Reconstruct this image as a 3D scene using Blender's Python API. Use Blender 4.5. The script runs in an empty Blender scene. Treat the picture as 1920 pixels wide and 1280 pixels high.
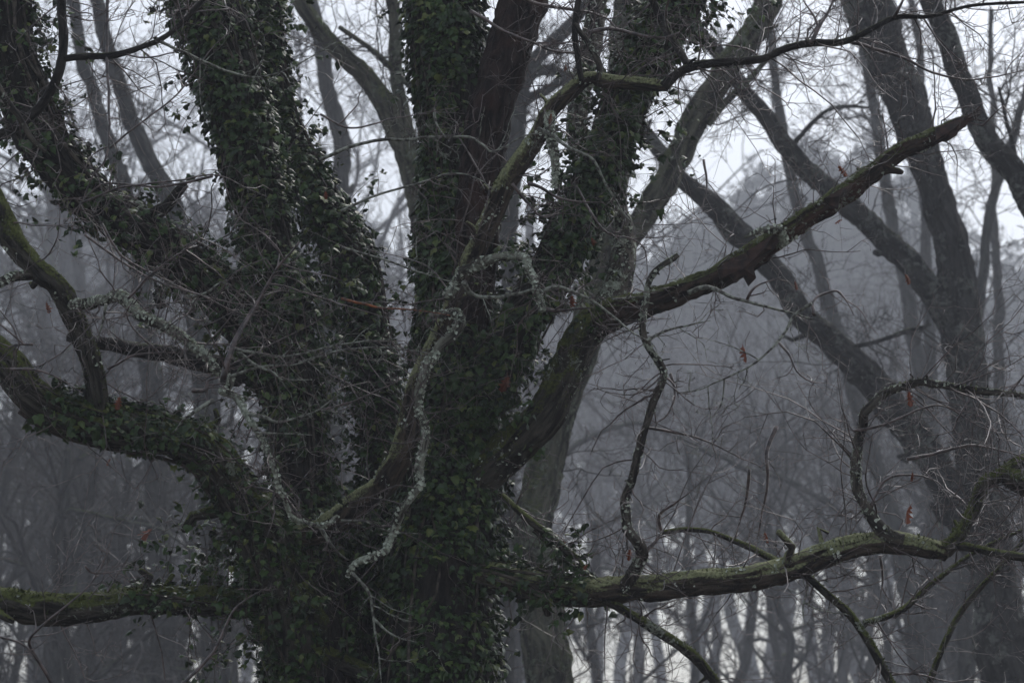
import bpy, math, random
import numpy as np
from mathutils import Matrix, Vector

R = math.radians
sc = bpy.context.scene
COL = sc.collection

# ------------------------------------------------------------------ camera
CAM = np.array([0.0, 0.0, 1.6]); PITCH = R(10.0); LENS = 100.0
cd = bpy.data.cameras.new("camera"); cam = bpy.data.objects.new("camera", cd); COL.objects.link(cam)
cd.lens = LENS; cd.sensor_width = 36.0; cd.clip_start = 0.5; cd.clip_end = 2000.0
cam.location = CAM.tolist(); cam.rotation_euler = (R(90) + PITCH, 0, 0)
cd.dof.use_dof = True; cd.dof.focus_distance = 14.3; cd.dof.aperture_fstop = 5.0
sc.camera = cam

# ------------------------------------------------------------------ sky, sun, exposure
SUN_EL, SUN_ROT = R(52), R(28)          # high, a little behind the trees, to the right
w = bpy.data.worlds.new("World"); sc.world = w; w.use_nodes = True
nt = w.node_tree; nt.nodes.clear()
sky = nt.nodes.new("ShaderNodeTexSky"); sky.sky_type = 'NISHITA'; sky.sun_disc = False
sky.sun_elevation = SUN_EL; sky.sun_rotation = SUN_ROT
sky.air_density = 1.0; sky.dust_density = 2.5; sky.ozone_density = 1.5
hs = nt.nodes.new("ShaderNodeHueSaturation"); hs.inputs['Saturation'].default_value = 0.42
bg = nt.nodes.new("ShaderNodeBackground"); bg.inputs['Strength'].default_value = 0.15
wo = nt.nodes.new("ShaderNodeOutputWorld")
nt.links.new(sky.outputs[0], hs.inputs['Color']); nt.links.new(hs.outputs[0], bg.inputs[0]); nt.links.new(bg.outputs[0], wo.inputs[0])

sl = bpy.data.lights.new("sun", 'SUN'); so = bpy.data.objects.new("sun", sl); COL.objects.link(so)
sl.energy = 0.5; sl.angle = R(25); sl.color = (1.0, 0.97, 0.94)
sdir = Vector((math.sin(SUN_ROT) * math.cos(SUN_EL), math.cos(SUN_ROT) * math.cos(SUN_EL), math.sin(SUN_EL)))
so.rotation_euler = sdir.to_track_quat('Z', 'Y').to_euler()

sc.view_settings.view_transform = 'Standard'; sc.view_settings.look = 'None'
sc.view_settings.exposure = 0.40; sc.view_settings.gamma = 1.0; sc.view_settings.use_curve_mapping = False
HAZE_DENSITY = 0.0021; HAZE_COLOR = (0.79, 0.83, 0.90)

cy = sc.cycles
cy.max_bounces = 5; cy.diffuse_bounces = 2; cy.glossy_bounces = 2; cy.transmission_bounces = 3
cy.transparent_max_bounces = 6; cy.volume_bounces = 1
cy.sample_clamp_indirect = 4.0; cy.use_denoising = True
try:
    cy.denoiser = 'OPENIMAGEDENOISE'; cy.denoising_input_passes = 'RGB_ALBEDO_NORMAL'
except Exception: pass

# ------------------------------------------------------------------ helpers
rng = np.random.default_rng(7)
FW = np.array([0, math.cos(PITCH), math.sin(PITCH)]); UP = np.array([0, -math.sin(PITCH), math.cos(PITCH)])
K = 36.0 / LENS / 1920.0

def P(px, py, Y):
    """a point of the place at depth Y metres north of the camera"""
    d = FW + np.array([1.0, 0, 0]) * ((px - 960) * K) + UP * ((640 - py) * K)
    return CAM + d * (Y / d[1])
def S(rpx, Y): return rpx * K * Y * 1.01
def nrm(a): return a / (np.linalg.norm(a, axis=-1, keepdims=True) + 1e-12)

def _hash(ix, iy, iz, seed):
    h = (ix * 374761393 + iy * 668265263 + iz * 2147483647 + seed * 144665) & 0xffffffff
    h = ((h ^ (h >> 13)) * 1274126177) & 0xffffffff
    h = ((h ^ (h >> 15)) * 2246822519) & 0xffffffff
    return ((h ^ (h >> 16)) & 0xffff) / 65535.0
def vn(p, seed=0):
    """value noise 0..1"""
    p = np.asarray(p, float); i = np.floor(p).astype(np.int64); f = p - i; f = f * f * (3 - 2 * f)
    x, y, z = i[..., 0], i[..., 1], i[..., 2]; fx, fy, fz = f[..., 0], f[..., 1], f[..., 2]
    def L(a, b, t): return a + (b - a) * t
    c = [[[_hash(x + a, y + b, z + c_, seed) for c_ in (0, 1)] for b in (0, 1)] for a in (0, 1)]
    return L(L(L(c[0][0][0], c[0][0][1], fz), L(c[0][1][0], c[0][1][1], fz), fy),
             L(L(c[1][0][0], c[1][0][1], fz), L(c[1][1][0], c[1][1][1], fz), fy), fx)
def vn2(p, seed=0): return (vn(p, seed) * 2 + vn(np.asarray(p) * 2.13, seed + 1)) / 3.0

def mesh(name, V, F, mat, uv=None, smooth=True):
    V = np.asarray(V, np.float32); F = np.asarray(F, np.int32); k = F.shape[1]; n = len(F)
    me = bpy.data.meshes.new(name)
    me.vertices.add(len(V)); me.vertices.foreach_set("co", V.ravel())
    me.loops.add(n * k); me.loops.foreach_set("vertex_index", F.ravel())
    me.polygons.add(n); me.polygons.foreach_set("loop_start", np.arange(0, n * k, k, dtype=np.int32))
    me.polygons.foreach_set("loop_total", np.full(n, k, np.int32))
    me.polygons.foreach_set("use_smooth", np.full(n, smooth))
    if uv is not None:
        ul = me.uv_layers.new(name="UVMap"); ul.data.foreach_set("uv", np.asarray(uv, np.float32)[F.ravel()].ravel())
    me.update(calc_edges=True); me.materials.append(mat)
    return me
def link(name, me, parent=None, kind=None, label=None):
    o = bpy.data.objects.new(name, me); COL.objects.link(o)
    if parent is not None: o.parent = parent
    if kind: o['kind'] = kind
    if label: o['label'] = label
    return o
class Thing:
    def __init__(s, name, label, cat, loc, group=None):
        s.e = bpy.data.objects.new(name, None); COL.objects.link(s.e); s.e.empty_display_size = 0.2
        s.org = np.array(loc, float); s.e.location = s.org.tolist()
        s.e['label'] = label; s.e['category'] = cat
        if group: s.e['group'] = group
    def part(s, name, V, F, mat, uv=None, smooth=True, kind=None, parent=None, label=None):
        return link(name, mesh(name, np.asarray(V) - s.org, F, mat, uv, smooth), parent or s.e, kind, label)

def tris(V, Fq):  # quads -> tris
    return np.vstack([Fq[:, [0, 1, 2]], Fq[:, [0, 2, 3]]])

def catmull(pts, step):
    pts = np.asarray(pts, float); n = len(pts)
    ext = np.vstack([2 * pts[0] - pts[1], pts, 2 * pts[-1] - pts[-2]])
    out = []
    for i in range(n - 1):
        a, b, c, d = ext[i:i + 4]
        m = max(2, int(np.linalg.norm((c - b)[:3]) / step))
        t = np.linspace(0, 1, m, endpoint=False)[:, None]
        out.append(0.5 * ((2 * b) + (-a + c) * t + (2 * a - 5 * b + 4 * c - d) * t**2 + (-a + 3 * b - 3 * c + d) * t**3))
    out.append(pts[-1:]); return np.vstack(out)

def frames(C):
    T = nrm(np.gradient(C, axis=0)); N = np.zeros_like(T)
    n = np.array([0, 1.0, 0.02]); n = n - T[0] * n.dot(T[0])
    if np.linalg.norm(n) < 0.2: n = np.array([1.0, 0, 0]) - T[0] * T[0][0]
    n /= np.linalg.norm(n)
    for i in range(len(T)):
        n = n - T[i] * n.dot(T[i]); n /= (np.linalg.norm(n) + 1e-9); N[i] = n
    return T, N, np.cross(T, N)

def thick_tube(C, Rr, seed=0, spacing=0.012, ridge=0.008, lump=0.10, maxs=120, fray=0.0):
    """a limb: tube with knots, swellings and bark ridges; returns V, F, uv"""
    C = np.asarray(C); Rr = np.asarray(Rr); n = len(C)
    m = int(np.clip(2 * math.pi * Rr.max() / spacing, 7, maxs))
    T, N, B = frames(C)
    s = np.concatenate([[0], np.cumsum(np.linalg.norm(np.diff(C, axis=0), axis=1))])
    th = np.linspace(0, 2 * math.pi, m + 1)
    ct, st = np.cos(th)[None, :, None], np.sin(th)[None, :, None]
    dirs = ct * N[:, None] + st * B[:, None]
    rr = Rr[:, None] * np.ones((1, m + 1))
    base = C[:, None] + dirs * rr[..., None]
    lumpn = vn2(base * (0.9 / max(Rr.mean(), 0.01))[None] if False else base * (1.1 / max(Rr.mean(), 0.012)), seed) - 0.5
    rr = rr * (1 + lump * 2 * lumpn)
    if ridge > 0:
        q = np.stack([np.cos(th)[None] * rr * 34, np.sin(th)[None] * rr * 34, np.repeat(s[:, None] * 7.5, m + 1, 1)], -1)
        rd = 1 - np.abs(2 * vn(q, seed + 5) - 1); rd2 = 1 - np.abs(2 * vn(q * 2.1, seed + 9) - 1)
        rr = rr + np.minimum(ridge * 1.7, Rr[:, None] * 0.20) * (rd**1.8 + 0.6 * rd2 - 0.8)
    V = C[:, None] + dirs * rr[..., None]
    V[:, -1] = V[:, 0]
    uv = np.stack([np.repeat((th * Rr.mean())[None], n, 0), np.repeat(s[:, None], m + 1, 1)], -1)
    i = np.arange(n - 1)[:, None] * (m + 1); j = np.arange(m)[None]
    a = (i + j); F = np.stack([a, a + 1, a + m + 2, a + m + 1], -1).reshape(-1, 4)
    V = V.reshape(-1, 3); uv = uv.reshape(-1, 2)
    # caps as degenerate-free quads to the centre
    nv = len(V); e0, e1 = nv, nv + 1
    V = np.vstack([V, C[0], C[-1] + T[-1] * Rr[-1] * 0.6]); uv = np.vstack([uv, [0, 0], [0, s[-1]]])
    jj = np.arange(0, m - 1, 2); last = (n - 1) * (m + 1)
    c0 = np.stack([jj + 2, jj + 1, jj, np.full_like(jj, e0)], -1); c1 = np.stack([last + jj, last + jj + 1, last + jj + 2, np.full_like(jj, e1)], -1)
    F = np.vstack([F, c0, c1])
    return V, F, uv

def path(pts, step=0.03, wig=0.0, wf=3.0, seed=0, Yj=0.0):
    """pts: (px, py, Y, rpx) -> smooth world path and radii"""
    W = np.array([np.append(P(a, b, Y), S(r, Y)) for a, b, Y, r in pts])
    c = catmull(W, step); C, Rr = c[:, :3], np.maximum(c[:, 3], 0.0012)
    if wig > 0:
        for ax in range(3):
            C[:, ax] += wig * (vn2(C * wf + 31.7 * ax, seed + ax) - 0.5) * 2
    return C, Rr

def thin_tubes(Pn, Rn, sides=3):
    """Pn (N,K,3), Rn (N,K) -> V,F of N thin tubes"""
    N_, Kk, _ = Pn.shape
    T = nrm(np.gradient(Pn, axis=1)); ref = nrm(rng.normal(size=(N_, 1, 3)))
    A = nrm(np.cross(T, ref)); B = np.cross(T, A)
    th = np.arange(sides) * 2 * math.pi / sides
    V = Pn[:, :, None] + Rn[:, :, None, None] * (np.cos(th)[None, None, :, None] * A[:, :, None] + np.sin(th)[None, None, :, None] * B[:, :, None])
    idx = np.arange(N_ * Kk * sides).reshape(N_, Kk, sides)
    a = idx[:, :-1]; b = idx[:, 1:]
    F = np.stack([a, np.roll(a, -1, 2), np.roll(b, -1, 2), b], -1).reshape(-1, 4)
    return V.reshape(-1, 3), F

def grow(st, d, L, r, Kk=8, wig=0.3, trop=(0, 0, 0.0), taper=0.35, g=None):
    g = g or rng
    n = len(st); out = np.zeros((n, Kk, 3)); out[:, 0] = st; d = nrm(d); step = (L / (Kk - 1))[:, None]
    bend = g.normal(size=(n, 3)) * wig * 0.35
    for k in range(1, Kk):
        out[:, k] = out[:, k - 1] + d * step
        kink = (g.uniform(size=(n, 1)) < 0.22) * wig * 2.2
        d = nrm(d + g.normal(size=(n, 3)) * (wig * 0.55 + kink) + bend * 0.6 + np.array(trop))
    t = np.linspace(0, 1, Kk)[None]
    return out, r[:, None] * (1 - (1 - taper) * t)

def children(Pn, Rn, per, lf, spread=0.9, g=None, tmin=0.15, minr=0.0008, jitter=0.5, L0=None, up=0.0):
    g = g or rng
    n, Kk, _ = Pn.shape; m = n * per
    pi = np.repeat(np.arange(n), per); t = g.uniform(tmin, 1.0, m) * (Kk - 1.001); k = t.astype(int); f = (t - k)[:, None]
    st = Pn[pi, k] * (1 - f) + Pn[pi, k + 1] * f
    T = nrm(Pn[pi, k + 1] - Pn[pi, k]); q = nrm(np.cross(T, g.normal(size=(m, 3))))
    d = nrm(T * (1.0 - spread * 0.45) + q * spread + np.array([0, 0, up]))
    if L0 is None: L0 = np.linalg.norm(Pn[:, -1] - Pn[:, 0], axis=1)[pi]
    L = L0 * lf * g.uniform(1 - jitter, 1 + jitter * 0.6, m)
    r = np.maximum(Rn[pi, k] * 0.62, minr)
    return st, d, L, r

def cat(parts):
    Vs, Fs, o = [], [], 0
    for V, F in parts:
        Vs.append(V); Fs.append(F + o); o += len(V)
    return np.vstack(Vs), np.vstack(Fs)

# ------------------------------------------------------------------ materials
def newmat(name):
    m = bpy.data.materials.new(name); m.use_nodes = True; n = m.node_tree; n.nodes.clear()
    out = n.nodes.new("ShaderNodeOutputMaterial"); b = n.nodes.new("ShaderNodeBsdfPrincipled"); n.links.new(b.outputs[0], out.inputs[0])
    return m, n, b
def N_(n, t, **kw):
    x = n.nodes.new(t)
    for k, v in kw.items():
        if k in x.inputs: x.inputs[k].default_value = v
        else: setattr(x, k, v)
    return x
def ramp(n, src, stops):
    r = n.nodes.new("ShaderNodeValToRGB"); cr = r.color_ramp
    while len(cr.elements) < len(stops): cr.elements.new(0.5)
    for e, (p, c) in zip(cr.elements, stops):
        e.position = p; e.color = (c, c, c, 1) if isinstance(c, (int, float)) else (*c, 1)
    n.links.new(src, r.inputs[0]); return r.outputs[0]
def mix(n, f, a, b):
    m = n.nodes.new("ShaderNodeMix"); m.data_type = 'RGBA'
    for s, v in ((0, f), (6, a), (7, b)):
        if hasattr(v, 'is_linked') or hasattr(v, 'links'): n.links.new(v, m.inputs[s])
        else: m.inputs[s].default_value = v if isinstance(v, float) else (*v, 1)
    return m.outputs[2]
def math_(n, op, a, b=0.0):
    m = n.nodes.new("ShaderNodeMath"); m.operation = op
    for s, v in ((0, a), (1, b)):
        if isinstance(v, (int, float)): m.inputs[s].default_value = v
        else: n.links.new(v, m.inputs[s])
    return m.outputs[0]

def bark(name, dark, lite, moss=0.0, lichen=0.0, scale=1.0, rough=0.6, bump=0.022, moss_col=(0.055, 0.075, 0.016), lich_col=(0.42, 0.46, 0.37), red=0.0):
    m, n, b = newmat(name)
    uvn = N_(n, "ShaderNodeTexCoord"); mp = N_(n, "ShaderNodeMapping"); mp.inputs['Scale'].default_value = (30 * scale, 6.0 * scale, 1)
    n.links.new(uvn.outputs['UV'], mp.inputs[0])
    geo = N_(n, "ShaderNodeNewGeometry")
    cr = N_(n, "ShaderNodeTexNoise", Scale=1.0, Detail=6.0, Roughness=0.65, Distortion=0.6); n.links.new(mp.outputs[0], cr.inputs['Vector'])
    big = N_(n, "ShaderNodeTexNoise", Scale=5.0 * scale, Detail=4.0); n.links.new(geo.outputs['Position'], big.inputs['Vector'])
    fine = N_(n, "ShaderNodeTexNoise", Scale=70.0 * scale, Detail=4.0, Roughness=0.7); n.links.new(geo.outputs['Position'], fine.inputs['Vector'])
    col = mix(n, ramp(n, cr.outputs[0], [(0.42, 0.0), (0.60, 1.0)]), dark, tuple(1.5 * v for v in lite))
    if red > 0:
        col = mix(n, ramp(n, big.outputs[0], [(0.5, 0.0), (0.62, red)]), col, (0.075, 0.028, 0.018))
    h = cr.outputs[0]
    if moss > 0:
        sep = N_(n, "ShaderNodeSeparateXYZ"); n.links.new(geo.outputs['Normal'], sep.inputs[0])
        v = math_(n, 'ADD', math_(n, 'MULTIPLY', sep.outputs[2], 0.55), math_(n, 'MULTIPLY', big.outputs[0], 0.9))
        v = math_(n, 'ADD', v, math_(n, 'MULTIPLY', fine.outputs[0], 0.5))
        lo = 1.35 - moss * 0.75
        mm = ramp(n, math_(n, 'SUBTRACT', v, lo - 0.4), [(0.35, 0.0), (0.5, 1.0)])
        mc = mix(n, ramp(n, fine.outputs[0], [(0.35, 0.0), (0.7, 1.0)]), tuple(x * 0.45 for x in moss_col), tuple(x * 1.3 for x in moss_col))
        col = mix(n, mm, col, mc)
        h = math_(n, 'ADD', h, math_(n, 'MULTIPLY', mm, 0.3))
    if lichen > 0:
        vo = N_(n, "ShaderNodeTexNoise", Scale=26.0 * scale, Detail=5.0, Roughness=0.75, Distortion=0.8); n.links.new(geo.outputs['Position'], vo.inputs['Vector'])
        lv = math_(n, 'ADD', vo.outputs[0], math_(n, 'MULTIPLY', math_(n, 'SUBTRACT', big.outputs[0], 0.5), 0.7))
        c0 = 0.78 - lichen * 0.42
        lm = ramp(n, lv, [(c0, 0.0), (c0 + 0.05, 1.0)])
        lc = mix(n, ramp(n, fine.outputs[0], [(0.4, 0.0), (0.62, 1.0)]), tuple(x * 0.5 for x in lich_col), lich_col)
        col = mix(n, lm, col, lc)
        h = math_(n, 'ADD', h, math_(n, 'MULTIPLY', lm, 0.25))
    h = math_(n, 'ADD', h, math_(n, 'MULTIPLY', fine.outputs[0], 0.35))
    bp = N_(n, "ShaderNodeBump", Strength=1.0, Distance=bump); n.links.new(h, bp.inputs['Height'])
    n.links.new(bp.outputs[0], b.inputs['Normal']); n.links.new(col, b.inputs['Base Color'])
    b.inputs['Roughness'].default_value = rough; b.inputs['Specular IOR Level'].default_value = 0.10
    return m

M_dark = bark("bark_wet_dark", (0.004, 0.0038, 0.0036), (0.024, 0.021, 0.018), moss=0.35, lichen=0.12, rough=0.5)
M_red = bark("bark_wet_reddish", (0.006, 0.0045, 0.0045), (0.032, 0.021, 0.019), red=0.3, rough=0.45)
M_moss = bark("bark_mossy", (0.012, 0.011, 0.009), (0.06, 0.055, 0.045), moss=0.78, lichen=0.35, rough=0.65, moss_col=(0.11, 0.13, 0.035))
M_top = bark("bark_lichen_top", (0.012, 0.010, 0.009), (0.07, 0.055, 0.042), moss=0.88, lichen=0.25, rough=0.65, moss_col=(0.29, 0.31, 0.16))
M_lich = bark("bark_lichen_crusted", (0.03, 0.027, 0.022), (0.16, 0.16, 0.13), moss=0.35, lichen=0.66, rough=0.8, bump=0.006)
M_lich2 = bark("bark_lichen_spotted", (0.015, 0.013, 0.012), (0.07, 0.062, 0.05), moss=0.3, lichen=0.5, rough=0.7, bump=0.006)
M_broken = bark("bark_rotten", (0.009, 0.007, 0.006), (0.055, 0.038, 0.030), moss=0.62, lichen=0.40, red=0.6, rough=0.7, moss_col=(0.10, 0.12, 0.04))
M_mid = bark("bark_grey_patched", (0.003, 0.003, 0.003), (0.030, 0.029, 0.027), moss=0.3, lichen=0.55, scale=0.36, rough=0.7, lich_col=(0.16, 0.17, 0.15), bump=0.06)
M_midmoss = bark("bark_grey_green", (0.014, 0.014, 0.011), (0.085, 0.085, 0.06), moss=0.7, lichen=0.5, scale=0.4, rough=0.8, moss_col=(0.09, 0.105, 0.04), lich_col=(0.2, 0.23, 0.16), bump=0.06)
M_far = bark("bark_far_grey", (0.012, 0.012, 0.012), (0.04, 0.04, 0.037), moss=0.35, scale=0.4, rough=0.85, bump=0.02)

def simple(name, c1, c2, rough=0.5, scale=20.0, spec=0.4, trans=0.0):
    m, n, b = newmat(name); geo = N_(n, "ShaderNodeNewGeometry")
    t = N_(n, "ShaderNodeTexNoise", Scale=scale, Detail=3.0); n.links.new(geo.outputs['Position'], t.inputs['Vector'])
    n.links.new(mix(n, ramp(n, t.outputs[0], [(0.4, 0.0), (0.6, 1.0)]), c1, c2), b.inputs['Base Color'])
    b.inputs['Roughness'].default_value = rough; b.inputs['Specular IOR Level'].default_value = spec
    return m
M_twig = simple("twig_wet_brown", (0.022, 0.015, 0.014), (0.12, 0.085, 0.078), 0.3, 30, 0.7)
M_twigl = simple("twig_lichened", (0.05, 0.045, 0.038), (0.26, 0.28, 0.23), 0.6, 45, 0.4)
M_twigo = simple("twig_orange", (0.06, 0.03, 0.02), (0.32, 0.09, 0.02), 0.5, 30, 0.4)
M_ftwig = simple("twig_far", (0.022, 0.02, 0.02), (0.05, 0.045, 0.043), 0.7, 2, 0.3)
M_mosst = simple("moss_tuft", (0.035, 0.05, 0.010), (0.11, 0.13, 0.035), 0.8, 18, 0.2)
M_lflake = simple("lichen_flake", (0.34, 0.38, 0.30), (0.62, 0.66, 0.56), 0.85, 40, 0.2)
M_rag = simple("torn_bark", (0.014, 0.008, 0.007), (0.055, 0.028, 0.021), 0.7, 25, 0.3)

def leafmat(name, stops, rough=0.38, spec=0.34, tr=0.0):
    m, n, b = newmat(name); geo = N_(n, "ShaderNodeNewGeometry"); oi = N_(n, "ShaderNodeObjectInfo")
    f = math_(n, 'FRACT', math_(n, 'ADD', geo.outputs['Random Per Island'], oi.outputs['Random']))
    c = ramp(n, f, stops)
    t = N_(n, "ShaderNodeTexNoise", Scale=90.0, Detail=2.0); n.links.new(geo.outputs['Position'], t.inputs['Vector'])
    hv = N_(n, "ShaderNodeHueSaturation"); n.links.new(c, hv.inputs['Color'])
    n.links.new(math_(n, 'ADD', math_(n, 'MULTIPLY', t.outputs[0], 0.8), 0.6), hv.inputs['Value'])
    n.links.new(hv.outputs[0], b.inputs['Base Color'])
    b.inputs['Roughness'].default_value = rough; b.inputs['Specular IOR Level'].default_value = spec
    return m
M_ivy = leafmat("ivy_leaf", [(0.0, (0.0064, 0.0192, 0.0048)), (0.35, (0.0176, 0.044, 0.008)), (0.7, (0.032, 0.072, 0.0128)), (0.88, (0.06, 0.1, 0.0224)), (1.0, (0.12, 0.144, 0.032))])
M_oak = leafmat("dead_oak_leaf", [(0.0, (0.15, 0.045, 0.018)), (0.5, (0.22, 0.055, 0.022)), (1.0, (0.11, 0.035, 0.018))], 0.55, 0.3)
M_needle = leafmat("pine_needle", [(0.0, (0.020, 0.030, 0.018)), (1.0, (0.045, 0.06, 0.032))], 0.6, 0.3)
M_green = leafmat("evergreen_leaf", [(0.0, (0.014, 0.022, 0.012)), (1.0, (0.035, 0.05, 0.022))], 0.5, 0.3)

# ------------------------------------------------------------------ setting: ground and haze
gx = np.linspace(-149, 149, 90); gy = np.linspace(-59, 349, 120)
GX, GY = np.meshgrid(gx, gy); GZ = (vn2(np.stack([GX * 0.06, GY * 0.06, GX * 0], -1), 3) - 0.5) * 0.5 - 0.15
Vg = np.stack([GX, GY, GZ], -1).reshape(-1, 3); a = (np.arange(119)[:, None] * 90 + np.arange(89)[None]).ravel()
M_ground = simple("leaf_litter", (0.018, 0.012, 0.008), (0.055, 0.035, 0.022), 0.85, 6, 0.2)
g_ = link("ground", mesh("ground", Vg, np.stack([a, a + 1, a + 91, a + 90], -1), M_ground), kind="structure")

hz = bpy.data.materials.new("haze"); hz.use_nodes = True; hn = hz.node_tree; hn.nodes.clear()
ho = hn.nodes.new("ShaderNodeOutputMaterial"); pv = hn.nodes.new("ShaderNodeVolumePrincipled")
pv.inputs['Density'].default_value = HAZE_DENSITY; pv.inputs['Color'].default_value = (*HAZE_COLOR, 1); pv.inputs['Anisotropy'].default_value = 0.3
hn.links.new(pv.outputs[0], ho.inputs['Volume'])
bx = np.array([[x, y, z] for x in (-150, 150) for y in (-60, 350) for z in (-2, 82)], float)
bf = np.array([[0, 1, 3, 2], [4, 6, 7, 5], [0, 4, 5, 1], [2, 3, 7, 6], [0, 2, 6, 4], [1, 5, 7, 3]])
hb = mesh("haze", bx, bf, hz, smooth=False)
HZ = link("haze", hb, kind="stuff")

#--HAZE_EXTENT
# ------------------------------------------------------------------ foliage templates
def leaf_template(outline, fold, cup):
    o = np.array(outline, float); full = np.vstack([o, (o[1:-1] * [-1, 1])[::-1]])
    z = -np.abs(full[:, 0]) * fold - (full[:, 1] - 0.35)**2 * cup
    V = np.vstack([[0, 0.33, 0.0], np.column_stack([full, z])]); n = len(full)
    return V, np.array([[0, 1 + i, 1 + (i + 1) % n] for i in range(n)])
IVY = [leaf_template([(0, 0), (0.22, -0.10), (0.44, 0.10), (0.50, 0.36), (0.27, 0.50), (0, 1.0)], 0.30, 0.35),
       leaf_template([(0, 0), (0.26, -0.10), (0.40, 0.20), (0.24, 0.62), (0, 1.0)], 0.35, 0.5),
       leaf_template([(0, 0), (0.2, -0.14), (0.52, -0.02), (0.40, 0.28), (0.46, 0.56), (0.20, 0.60), (0, 0.95)], 0.22, 0.3)]
IVY_ME = [mesh("leaf", v, f, M_ivy, smooth=False) for v, f in IVY]
OAK = leaf_template([(0, -0.25), (0.025, 0.0), (0.17, 0.12), (0.08, 0.2), (0.30, 0.36), (0.12, 0.42), (0.36, 0.62), (0.15, 0.66), (0.22, 0.88), (0, 1.0)], 0.55, 0.5)

def basis(n, t):
    n = nrm(n); t = nrm(t - n * (n * t).sum(-1, keepdims=True)); x = np.cross(t, n)
    return np.stack([x, t, n], -1)  # columns
def place_leaves(th, parent, pos, n, t, size, name="leaf", keep=300, template=IVY, tme=IVY_ME, mat=None):
    B = basis(n, t); k = rng.integers(0, len(template), len(pos))
    asp = rng.uniform(0.85, 1.2, len(pos))
    # those that show largest: big, facing the camera, inside the frame
    d = pos - CAM; dep = d @ FW; u = (d[:, 0] / dep) / K; v = (d @ UP) / dep / K
    vis = (np.abs(u) < 960) & (np.abs(v) < 640)
    sc_ = size * np.abs((nrm(-d) * nrm(n)).sum(1)) * vis - pos[:, 1] * 0.02 + rng.uniform(0, 0.02, len(pos))
    sc_[~vis] = -9
    order = np.argsort(-sc_); top = order[:keep] if keep else order[:0]; rest = order[keep:]
    for i in top:
        m = Matrix(((B[i] * size[i]) @ np.diag([asp[i], 1, 1])).tolist()).to_4x4(); m.translation = Vector((pos[i] - th.org).tolist())
        o = bpy.data.objects.new(name, tme[k[i]]); COL.objects.link(o); o.parent = parent; o.matrix_basis = m
    parts = []
    for q, (tv, tf) in enumerate(template):
        ii = rest[k[rest] == q]
        if len(ii) == 0: continue
        tvv = tv[None] * np.stack([asp[ii], np.ones(len(ii)), np.ones(len(ii))], -1)[:, None] * size[ii][:, None, None]
        V = pos[ii][:, None] + np.einsum('nij,nvj->nvi', B[ii], tvv)
        F = (tf[None] + (np.arange(len(ii)) * len(tv))[:, None, None]).reshape(-1, 3)
        parts.append((V.reshape(-1, 3), F))
    if parts:
        V, F = cat(parts); th.part(name + "_cover", V, F, mat or M_ivy, smooth=False, kind="stuff", parent=parent)

# ------------------------------------------------------------------ limbs of the near trees
HOST = {}
def limb(th, name, pts, mat, seed=0, ridge=0.008, lump=0.10, wig=0.012, wf=3.0, spacing=0.012, key=None, parent=None, label=None, step=0.02, maxs=110):
    if mat is M_lich: pts = [(x, y, Y, r * (0.92 - 0.22 * i / len(pts))) for i, (x, y, Y, r) in enumerate(pts)]
    C, Rr = path(pts, step, wig, wf, seed)
    V, F, uv = thick_tube(C, Rr, seed, spacing, ridge, lump, maxs)
    o = th.part(name, V, F, mat, uv, parent=parent, label=label)
    HOST[key or (name + str(seed))] = (C, Rr, o, th)
    return o

def surface_pts(C, Rr, n, lo=0.0, hi=1.0, topbias=0.0, front=0.0):
    s = np.concatenate([[0], np.cumsum(np.linalg.norm(np.diff(C, axis=0), axis=1))]); s /= s[-1]
    t = rng.uniform(lo, hi, n); i = np.clip(np.searchsorted(s, t), 0, len(C) - 1)
    T, N, B = frames(C); th = rng.uniform(0, 2 * math.pi, n)
    o = np.cos(th)[:, None] * N[i] + np.sin(th)[:, None] * B[i]
    w_ = 1 + topbias * o[:, 2] - front * o[:, 1]
    keep = rng.uniform(0, 1 + abs(topbias) + abs(front), n) < w_
    return C[i][keep], Rr[i][keep], T[i][keep], o[keep]

def tufts(key, n, size=0.016, mat=None, name="moss", lo=0, hi=1):
    C, Rr, o, th = HOST[key]
    c, r, T, d = surface_pts(C, Rr, n, lo, hi, topbias=1.6)
    keep = vn2(c * 9 + d * 1.5, 44) > 0.46; c, r, T, d = c[keep], r[keep], T[keep], d[keep]; m = len(c)
    base = c + d * (r * 1.0)[:, None]
    dd = nrm(d + rng.normal(size=(m, 3)) * 0.5); q = nrm(np.cross(dd, rng.normal(size=(m, 3))))
    L = size * rng.uniform(0.5, 1.3, m)[:, None]
    V = np.stack([base - q * L * 0.35 - dd * L * 0.3, base + q * L * 0.35 - dd * L * 0.3, base + dd * L], 1).reshape(-1, 3)
    th.part(name, V, np.arange(m * 3).reshape(-1, 3), mat or M_mosst, smooth=False, kind="stuff", parent=o)

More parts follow.
